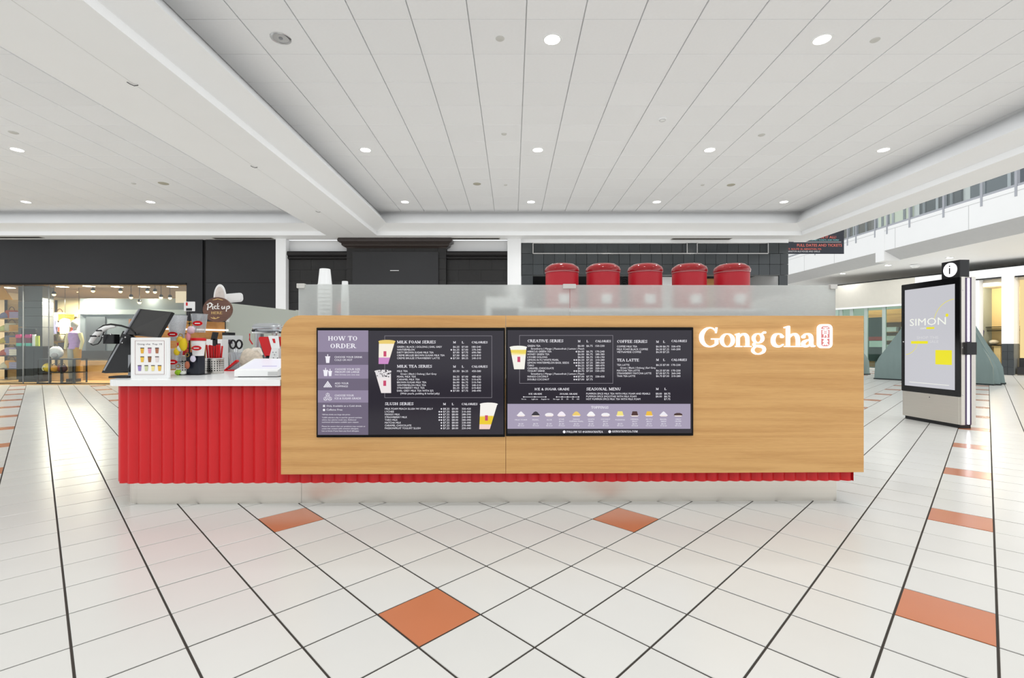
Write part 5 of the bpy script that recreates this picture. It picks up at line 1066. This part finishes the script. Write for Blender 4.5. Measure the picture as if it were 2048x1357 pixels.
for u, v in ((359, 671.5), (408, 650), (406, 698.5), (359, 726)): MB().prism([(xp(u)+.038*math.cos(R(a)), -.075, zp(v)+.019*math.sin(R(a))) for a in range(0, 360, 20)], (0, -.004, 0)).build('red_tag', red_plas, cs_); MB().box(xp(u)-.02, xp(u)+.02, -.0805, -.079, zp(v)-.004, zp(v)+.003).build('tag_print', wht, cs_)
def cupobj(name, label, u, v0, v1, rt, rb, m, lid=None, dy=-.02):
    o = thing(name, label, 'cup', (sx+xp(u), sy+dy, WT+zp(v1))); h = (v1-v0)*k_
    MB().lathe([(rb*.1, .004), (rb*.94, .004), (rt*.95, h-.006), (rt*1.04, h-.003), (rt*1.06, h), (rt*.99, h+.001), (rt, h-.012), (rb, 0), (rb*.1, 0)], n=28, cap=False).build('cup_wall', m, o, True)
    if lid: MB().lathe([(rt*1.08, h-.004), (rt*1.1, h+.006), (rt*.98, h+.018), (rt*.2, h+.02)], n=28).build('lid', lid, o, True)
    return o
c1 = cupobj('sample_cup', 'tall milky plastic cup at the upper left of the sample stand', 358, 634, 684, .066, .045, frost_cup)
cupobj('sample_cup', 'clear plastic cup at the upper right of the sample stand', 402, 631, 668, .056, .04, clear_cup)
cupobj('paper_cup', 'white paper cup with a red lid on the sample stand', 400, 683, 714, .05, .038, paper, red_plas)
cupobj('sample_cup', 'clear short cup at the lower left of the sample stand', 353, 700, 740, .055, .038, clear_cup)
# charms on rings
def charm(u, v, label, parts):
    o = thing('key_charm', label, 'charm', (sx+xp(u), sy-.055, WT+zp(v)), 0, 'charms on the sample stand')
    MB().tube([(.014*math.cos(R(a)), 0, .014*math.sin(R(a))) for a in range(0, 360, 30)], .003, 6, True).build('ring', M('brass', (206, 166, 80), .3, 1.0), o, True)
    for nm, c, dx, dz, r, rz in parts: MB().ball((dx, 0, dz), r, r*.8, rz, wob=.08).build(nm, M('charm_%d_%d_%d' % c, c, .6), o, True)
charm(371, 674, 'yellow duck charm hanging from the sample stand', [('body', (240, 205, 30), .02, -.07, .03, .05), ('head', (236, 190, 60), -.006, -.03, .024, .024), ('wing', (245, 245, 235), -.008, -.1, .02, .024), ('foot', (240, 205, 30), -.03, -.125, .022, .03)])
charm(389, 650, 'pink and white charm beside the upper right sample cup', [('body', (226, 190, 200), .012, -.05, .03, .03), ('tail', (232, 150, 160), -.01, -.1, .016, .034), ('head', (240, 225, 230), .03, -.04, .02, .018)])
cb_ = charm(384, 712, 'brown loop strap charm with a white tag on the stand', [('tag', (222, 216, 232), .045, -.03, .02, .026), ('leather', (190, 110, 80), .0, -.08, .018, .03)])
charm(366, 734, 'lime green charm at the foot of the sample stand', [('body', (160, 205, 30), .0, -.05, .024, .022), ('tip', (235, 238, 225), .04, -.055, .022, .014)])
# steel straw holders
perf = bpy.data.materials.new('perforated_steel'); perf.use_nodes = True; nt = perf.node_tree; b_ = nt.nodes['Principled BSDF']
tcn = nt.nodes.new('ShaderNodeTexCoord'); sxyz = nt.nodes.new('ShaderNodeSeparateXYZ'); nt.links.new(tcn.outputs['Object'], sxyz.inputs[0])
def mth(op, a, b=None, v=None):
    n = nt.nodes.new('ShaderNodeMath'); n.operation = op
    nt.links.new(a, n.inputs[0])
    if b is not None: nt.links.new(b, n.inputs[1])
    elif v is not None: n.inputs[1].default_value = v
    return n.outputs[0]
ang = mth('ARCTAN2', sxyz.outputs[1], sxyz.outputs[0]); fa_ = mth('FRACT', mth('MULTIPLY', ang, v=3.5)); fz_ = mth('FRACT', mth('MULTIPLY', sxyz.outputs[2], v=55.0))
da = mth('ABSOLUTE', mth('SUBTRACT', fa_, v=.5)); dz = mth('ABSOLUTE', mth('SUBTRACT', fz_, v=.5)); hole = mth('MULTIPLY', mth('LESS_THAN', da, v=.22), mth('LESS_THAN', dz, v=.24))
zm = mth('MULTIPLY', mth('GREATER_THAN', sxyz.outputs[2], v=.02), mth('LESS_THAN', sxyz.outputs[2], v=.112)); hole = mth('MULTIPLY', hole, zm)
mxn = nt.nodes.new('ShaderNodeMix'); mxn.data_type = 'RGBA'; mxn.inputs[6].default_value = lin((205, 200, 194))+(1,); mxn.inputs[7].default_value = (.01, .01, .01, 1); nt.links.new(hole, mxn.inputs[0]); nt.links.new(mxn.outputs[2], b_.inputs['Base Color'])
nt.links.new(mth('SUBTRACT', mth('MULTIPLY', hole, v=0), v=-1.0), b_.inputs['Metallic']); b_.inputs['Roughness'].default_value = .3
def straw_holder(u, v, r, h, label, group, nst, hs_):
    x, y = wp(u, v); o = thing('straw_holder', label, 'straw holder', (x, y+r, WT)); MB().lathe([(r*.97, 0), (r, .004), (r, h), (r*.97, h), (r*.97, .01), (.001, .01)], n=36, cap=False).build('perforated_tube', perf, o, True)
    MB().lathe([(r*1.01, h-.006), (r*1.03, h-.002), (r*.98, h+.001)], n=36, cap=False).build('rim', chrome, o, True)
    rnd = random.Random(int(u)); 
    for k in range(nst):
        a = 2*math.pi*k/nst; rr2 = r*(.78 if k % 3 else .4); px_, py_ = rr2*math.cos(a), rr2*math.sin(a)
        s = tag(MB().tube([(px_*.7, py_*.7, .012), (px_*1.05, py_*1.05, hs_+rnd.uniform(-.006, .006))], .0068, 8).build('straw', red_plas, None, True), group[0], 'straw', group[1]); s.location = (x, y+r, WT)
straw_holder(418.5, 748.5, .068, .128, 'round perforated steel straw holder on the worktop, right of the sample stand', ('red drinking straw standing in the right steel holder', 'straws in the right steel holder'), 18, .232)
straw_holder(360, 747, .068, .15, 'perforated steel straw holder half hidden behind the sample stand', ('red drinking straw in the steel holder behind the sample stand', 'straws in the left steel holder'), 14, .25)
# round wooden sign and cards behind it
ps_ = at(437, 620, 4.62); pk_ = thing('pick_up_sign', 'round brown wooden Pick up HERE sign with gold sprigs', 'sign', (ps_.x, ps_.y, ps_.z)); ks = 4.62/F
brown = wood('dark_walnut', (76, 48, 38), (112, 76, 60), stretch=(1, 4, 4))
MB().prism([(29*ks*math.cos(R(a)), 0, 25*ks*math.sin(R(a))) for a in range(0, 360, 12)], (0, -.02, 0)).build('disc', brown, pk_)
gold = M('gold_print', (226, 188, 120), .5); wpr = M('white_print_flat', (245, 242, 236), .5)
# brush script
sc = MB(); Q = lambda x, y, fr: ((x-1310)/5.12*ks, -.0225 if fr else -.0205, (410-y)/5.12*ks)
for s in ([(1222, 345, 8), (1212, 415, 12)], [(1205, 360, 8), (1240, 343, 12), (1258, 362, 13), (1238, 385, 10), (1218, 384, 6)], [(1266, 375, 9), (1264, 402, 9), (1276, 404, 5)], [(1303, 376, 8), (1288, 374, 9), (1282, 392, 10), (1300, 404, 6)], [(1318, 345, 8), (1310, 405, 9)], [(1334, 372, 6), (1314, 388, 7), (1332, 405, 8)], [(1362, 374, 8), (1358, 396, 9), (1372, 402, 8), (1386, 376, 9), (1386, 404, 8)], [(1410, 374, 8), (1403, 430, 9)], [(1410, 382, 7), (1430, 374, 10), (1435, 392, 11), (1413, 404, 7)], [(1268, 360, 8), (1270, 357, 8)]): stroke(sc, s, Q)
sc.build('script_lettering', wpr, pk_)
serif([('HERE', -62, 52, -46, 26)], lambda x, y: (x/5.12*ks, -.0215, y/5.12*ks), 'gold_lettering', gold, pk_)
sc = MB()
for s in ([(1245, 490, 4), (1275, 500, 8), (1300, 500, 6), (1335, 488, 4)], [(1270, 485, 4), (1290, 498, 6)], [(1320, 485, 4), (1305, 498, 6)], [(1265, 312, 4), (1300, 305, 7), (1315, 300, 5), (1345, 308, 7), (1370, 314, 4)]): stroke(sc, s, Q)
sc.build('gold_sprig', gold, pk_)
for q in (-.03, .04): MB().box(q, q+.02, 0, .03, 1.352-ps_.z, -.08).build('foot', brown, pk_)
pc_ = at(440.5, 597, 4.72); o = thing('shell_card', 'pale oval card with grey veins behind the round brown sign', 'card', (pc_.x, pc_.y, pc_.z)); k2 = 4.72/F
MB().prism([(12.5*k2*math.cos(R(a)), 0, (28 if a < 180 else 12)*k2*math.sin(R(a))) for a in range(0, 360, 12)], (0, -.008, 0)).build('card', paper, o); MB().prism([(9.5*k2*math.cos(R(a)), -.008, (23 if a < 180 else 10)*k2*math.sin(R(a))) for a in range(0, 360, 12)], (0, -.002, 0)).build('marbled_print', M('marble_print', (216, 206, 198), .6, var=.25, scale=25), o); MB().box(-.02, .02, -.004, .004, 1.352-pc_.z, -.04).build('foot', wht, o)
pc_ = at(467, 596, 4.8); o = thing('white_tray', 'white rounded tray leaning behind the round brown sign', 'tray', (pc_.x, pc_.y, pc_.z), 0); k2 = 4.8/F
t_ = MB().bbox(-20*k2, 18*k2, 0, .012, -9*k2, 9*k2, .03, 'y').build('tray_back', wht, o); t_.rotation_euler = (0, R(-5), 0); MB().bbox(-17*k2, 15*k2, -.003, 0, -6.5*k2, 6.5*k2, .02, 'y').build('tray_face', paper, t_); MB().box(-.08, -.05, 0, .01, 1.352-pc_.z-.0, -.03).build('foot', wht, o)
# boxes, mixer and clutter at the back of the worktop
def onwt(u, d): return (px(u, d), d, WT)
o = thing('cup_carton', 'white carton with a maroon picture behind the straw holder', 'carton', onwt(427, 4.55)); kq = 4.55/F
MB().box(-15*kq, 17*kq, 0, .1, 0, (739.5-679)*kq).build('carton_body', paper, o); MB().box(2*kq, 14*kq, -.002, 0, 8*kq, 52*kq).build('picture', M('maroon_card', (120, 50, 70), .6, var=.4, scale=20), o); MB().box(4*kq, 14*kq, -.003, -.002, 2*kq, 7*kq).build('label_mark', wht, o)
o = thing('receipt_printer', 'grey white upright printer with a black top behind the straws', 'printer', onwt(457, 4.68)); kq = 4.68/F
MB().bbox(-13*kq, 13*kq, 0, .14, 0, (736.7-670)*kq, .008).build('housing', M('printer_grey', (212, 214, 212), .4), o); MB().box(-14*kq, -2*kq, .01, .13, (736.7-670)*kq, (736.7-664)*kq).build('black_top', black_plas, o); MB().box(-4*kq, 8*kq, -.002, 0, 50*kq, 58*kq).build('label_print', M('print_grey', (90, 80, 95), .6), o)
o = thing('phone_holder', 'black upright holder leaning beside the sample stand', 'holder', onwt(428, 4.3)); kq = 4.3/F; MB().prism([(-7*kq, 0, 62*kq), (3*kq, 0, 62*kq), (7*kq, 0, 77*kq), (-3*kq, 0, 78*kq)], (0, .02, 0)).build('holder_back', black_plas, o); MB().box(-3*kq, 3*kq, .0, .03, 0, 64*kq).build('stem', black_plas, o)
x, y = px(472, 4.55), 4.55; o = thing('scissors', 'black handled scissors standing in the clear tub', 'scissors', (x, y, WT+.02)); kq = y/F
for q in (-.03, .03): MB().tube([(q+.028*math.cos(R(a)), 0, .22+.04*math.sin(R(a))) for a in range(0, 360, 30)], .009, 7, True).build('handle', black_plas, o, True); MB().tube([(q*.5, 0, .19), (-q*.3, 0, .02)], .006, 6).build('blade', chrome, o)
o = thing('clear_tub', 'clear plastic tub of odds and ends before the scissors', 'tub', onwt(480, 4.5)); MB().lathe([(.001, 0), (.075, 0), (.095, .16), (.09, .16), (.072, .006), (.001, .006)], n=24, cap=False).build('tub_wall', clear_cup, o, True); MB().lathe([(.09, .155), (.098, .162), (.098, .168), (.09, .168)], n=24, cap=False).build('tub_rim', clear_cup, o, True)
o = thing('net_bag', 'crumpled cream net bag of small goods beside the tub', 'bag', onwt(503, 4.42)); MB().ball((0, 0, .1), .1, .07, .1, 20, 12, .12).build('bag_body', M('cream_net', (206, 194, 176), .8, var=.45, scale=30), o, True); MB().tube([(.02, 0, .18), (.07, .0, .19), (.1, 0, .14)], [.03, .024, .012], 8).build('bag_neck', M('cream_cloth', (226, 218, 204), .8), o, True)
o = thing('hole_punch', 'red handled hand punch lying before the clear tub', 'punch', onwt(463, 4.3)); MB().box(-.055, .06, -.03, .03, 0, .012).build('base', red_plas, o); MB().prism([(-.055, -.02, .01), (.05, -.02, .1), (.06, -.02, .085), (-.02, -.02, .02)], (0, .04, 0)).build('lever', red_plas, o); MB().prism([(-.02, -.018, .012), (.06, -.018, .012), (.06, -.018, .06)], (0, .036, 0)).build('jaw', grey_plas, o)
# stand mixer
o = thing('stand_mixer', 'silver stand mixer behind the red board on the worktop', 'mixer', onwt(533, 4.62)); kq = 4.62/F; sm = M('mixer_silver', (196, 200, 204), .25, .8); vz = lambda v: (738.5-v)*kq; ux = lambda u: (u-533)*kq
MB().bbox(ux(512), ux(560), -.1, .1, 0, .04, .04).build('base', sm, o); MB().bbox(ux(514), ux(524), -.05, .05, .03, vz(668), .02).build('column', sm, o)
prf = [(508, 666), (508, 660), (510, 653), (516, 648), (528, 646), (545, 646), (556, 648), (561, 653), (562, 660), (561, 665)]
hm = MB()
rings_ = []
for u, s in ((507, .3), (509, .75), (514, .95), (530, 1.0), (548, 1.0), (557, .9), (561, .7), (563, .35)):
    rings_.append([(ux(u), .062*s*math.cos(R(a)), vz(656.5)+.049*s*math.sin(R(a))) for a in range(0, 360, 20)])
nr = 18; hm.add([p for r_ in rings_ for p in r_], [(i*nr+k, i*nr+(k+1) % nr, (i+1)*nr+(k+1) % nr, (i+1)*nr+k) for i in range(7) for k in range(nr)]+[tuple(range(nr)), tuple(7*nr+k for k in range(nr))[::-1]]); hm.build('motor_head', sm, o, True)
MB().bbox(ux(508), ux(562), -.064, .064, vz(667), vz(664), .02).build('head_band', chrome, o); MB().lathe([(.03, vz(671)), (.034, vz(667))], (ux(551), 0, 0), 18).build('beater_hub', chrome, o, True); MB().lathe([(.018, 0), (.018, .03)], n=14).build('hub_knob', chrome, o).matrix_local = Matrix.Translation((ux(562), 0, vz(656))) @ Matrix.Rotation(R(90), 4, 'Y')
MB().lathe([(.012, 0), (.012, .02)], n=12).build('speed_knob', black_plas, o).matrix_local = Matrix.Translation((ux(514), -.055, vz(662))) @ Matrix.Rotation(R(90), 4, 'X')
MB().lathe([(.05, .045), (.085, .1), (.098, .19), (.1, .2)], (ux(547), 0, 0), 24).build('bowl', chrome, o, True); MB().tube([(ux(551), 0, vz(671)), (ux(549), 0, .08)], .012, 8).build('beater', grey_plas, o); MB().tube([(ux(505), -.05, vz(668)), (ux(506), -.06, vz(680)), (ux(512), -.06, vz(689))], .006, 6).build('red_cord', red_plas, o)
# red board with white holder, white card reader
yb_ = 3.98; kq = yb_/F; o = thing('red_board', 'red flared board held by a white clip on the worktop', 'board', (px(540, yb_), yb_, WT)); vz = lambda v: (746.7-v)*kq; ux = lambda u: (u-540)*kq
MB().prism([(ux(519), 0, vz(674)), (ux(562), 0, vz(674)), (ux(562), 0, vz(690)), (ux(548), 0, vz(714)), (ux(530), 0, vz(714)), (ux(517), 0, vz(678))][::-1], (0, .012, 0)).build('board', red_plas, o); MB().box(ux(532), ux(548), 0, .03, 0, vz(712)).build('foot', black_plas, o)
cl_ = MB(); cl_.prism([(ux(538), -.015, vz(672)), (ux(558), -.015, vz(672)), (ux(561), -.015, vz(698)), (ux(545), -.015, vz(698))][::-1], (0, .01, 0)); cl_ = cl_.build('white_clip', wht, o)
MB().prism([(ux(546), -.017, vz(678)), (ux(551.5), -.017, vz(678)), (ux(553), -.017, vz(686.5)), (ux(549), -.017, vz(686.5))][::-1], (0, .003, 0)).build('clip_slot', red_plas, cl_)
yb_ = 3.9; kq = yb_/F; o = thing('cup_sealer_post', 'white plastic post with dark screws beside the oak fascia', 'post', (px(548, yb_), yb_, WT)); vz = lambda v: (748-v)*kq; ux = lambda u: (u-548)*kq
MB().prism([(ux(543), 0, vz(698)), (ux(557), 0, vz(698)), (ux(557), 0, vz(748)), (ux(534), 0, vz(748)), (ux(538), 0, vz(718))][::-1], (0, .06, 0)).build('post', wht, o)
for u, v in ((546, 705), (552, 705), (549, 710), (547, 716)): MB().box(ux(u)-.004, ux(u)+.004, -.002, 0, vz(v)-.003, vz(v)+.003).build('screw', grey_plas, o)
MB().box(ux(557), ux(575), .0, .06, 0, vz(718)).build('dark_side', black_plas, o)
MB().tube([(ux(558), -.02, vz(716)), (ux(550), -.03, vz(728)), (ux(546), -.035, vz(738)), (ux(550), -.03, .012), (ux(556), -.02, .02)], .004, 6).build('cable', black_plas, o)
x, y = wp(512, 755); o = thing('card_reader', 'white wedge shaped card tablet showing a pale screen on the worktop', 'tablet', (x, y, WT), R(3)); kq = y/F
w_ = .155; mb = MB()
pr_ = [(-.0, .0, .006), (.0, .0, .05), (0, .3, .128), (0, .3, .006)]
mb.prism([(-w_, b, c) for a, b, c in pr_], (2*w_, 0, 0)).build('wedge', wht, o); MB().box(-w_*.9, w_*.9, .02, .28, 0, .007).build('foot_pad', black_plas, o)
def rd(x, t, h=.001): return (x, t*.3-.0, .05+t*.078+h)
MB().poly([rd(-w_*.86, .14), rd(w_*.86, .14), rd(w_*.86, .93), rd(-w_*.86, .93)]).build('screen', E('reader_screen', (238, 238, 250), .9), o)
MB().poly([rd(.0, .3, .0015), rd(w_*.7, .3, .0015), rd(w_*.7, .34, .0015), rd(.0, .34, .0015)]).build('screen_line', E('reader_line', (160, 150, 210), .9), o)
MB().box(w_*.55, w_*1.0, -.002, 0, .012, .04).build('card_slot', M('slot_grey', (196, 196, 194), .4), o)
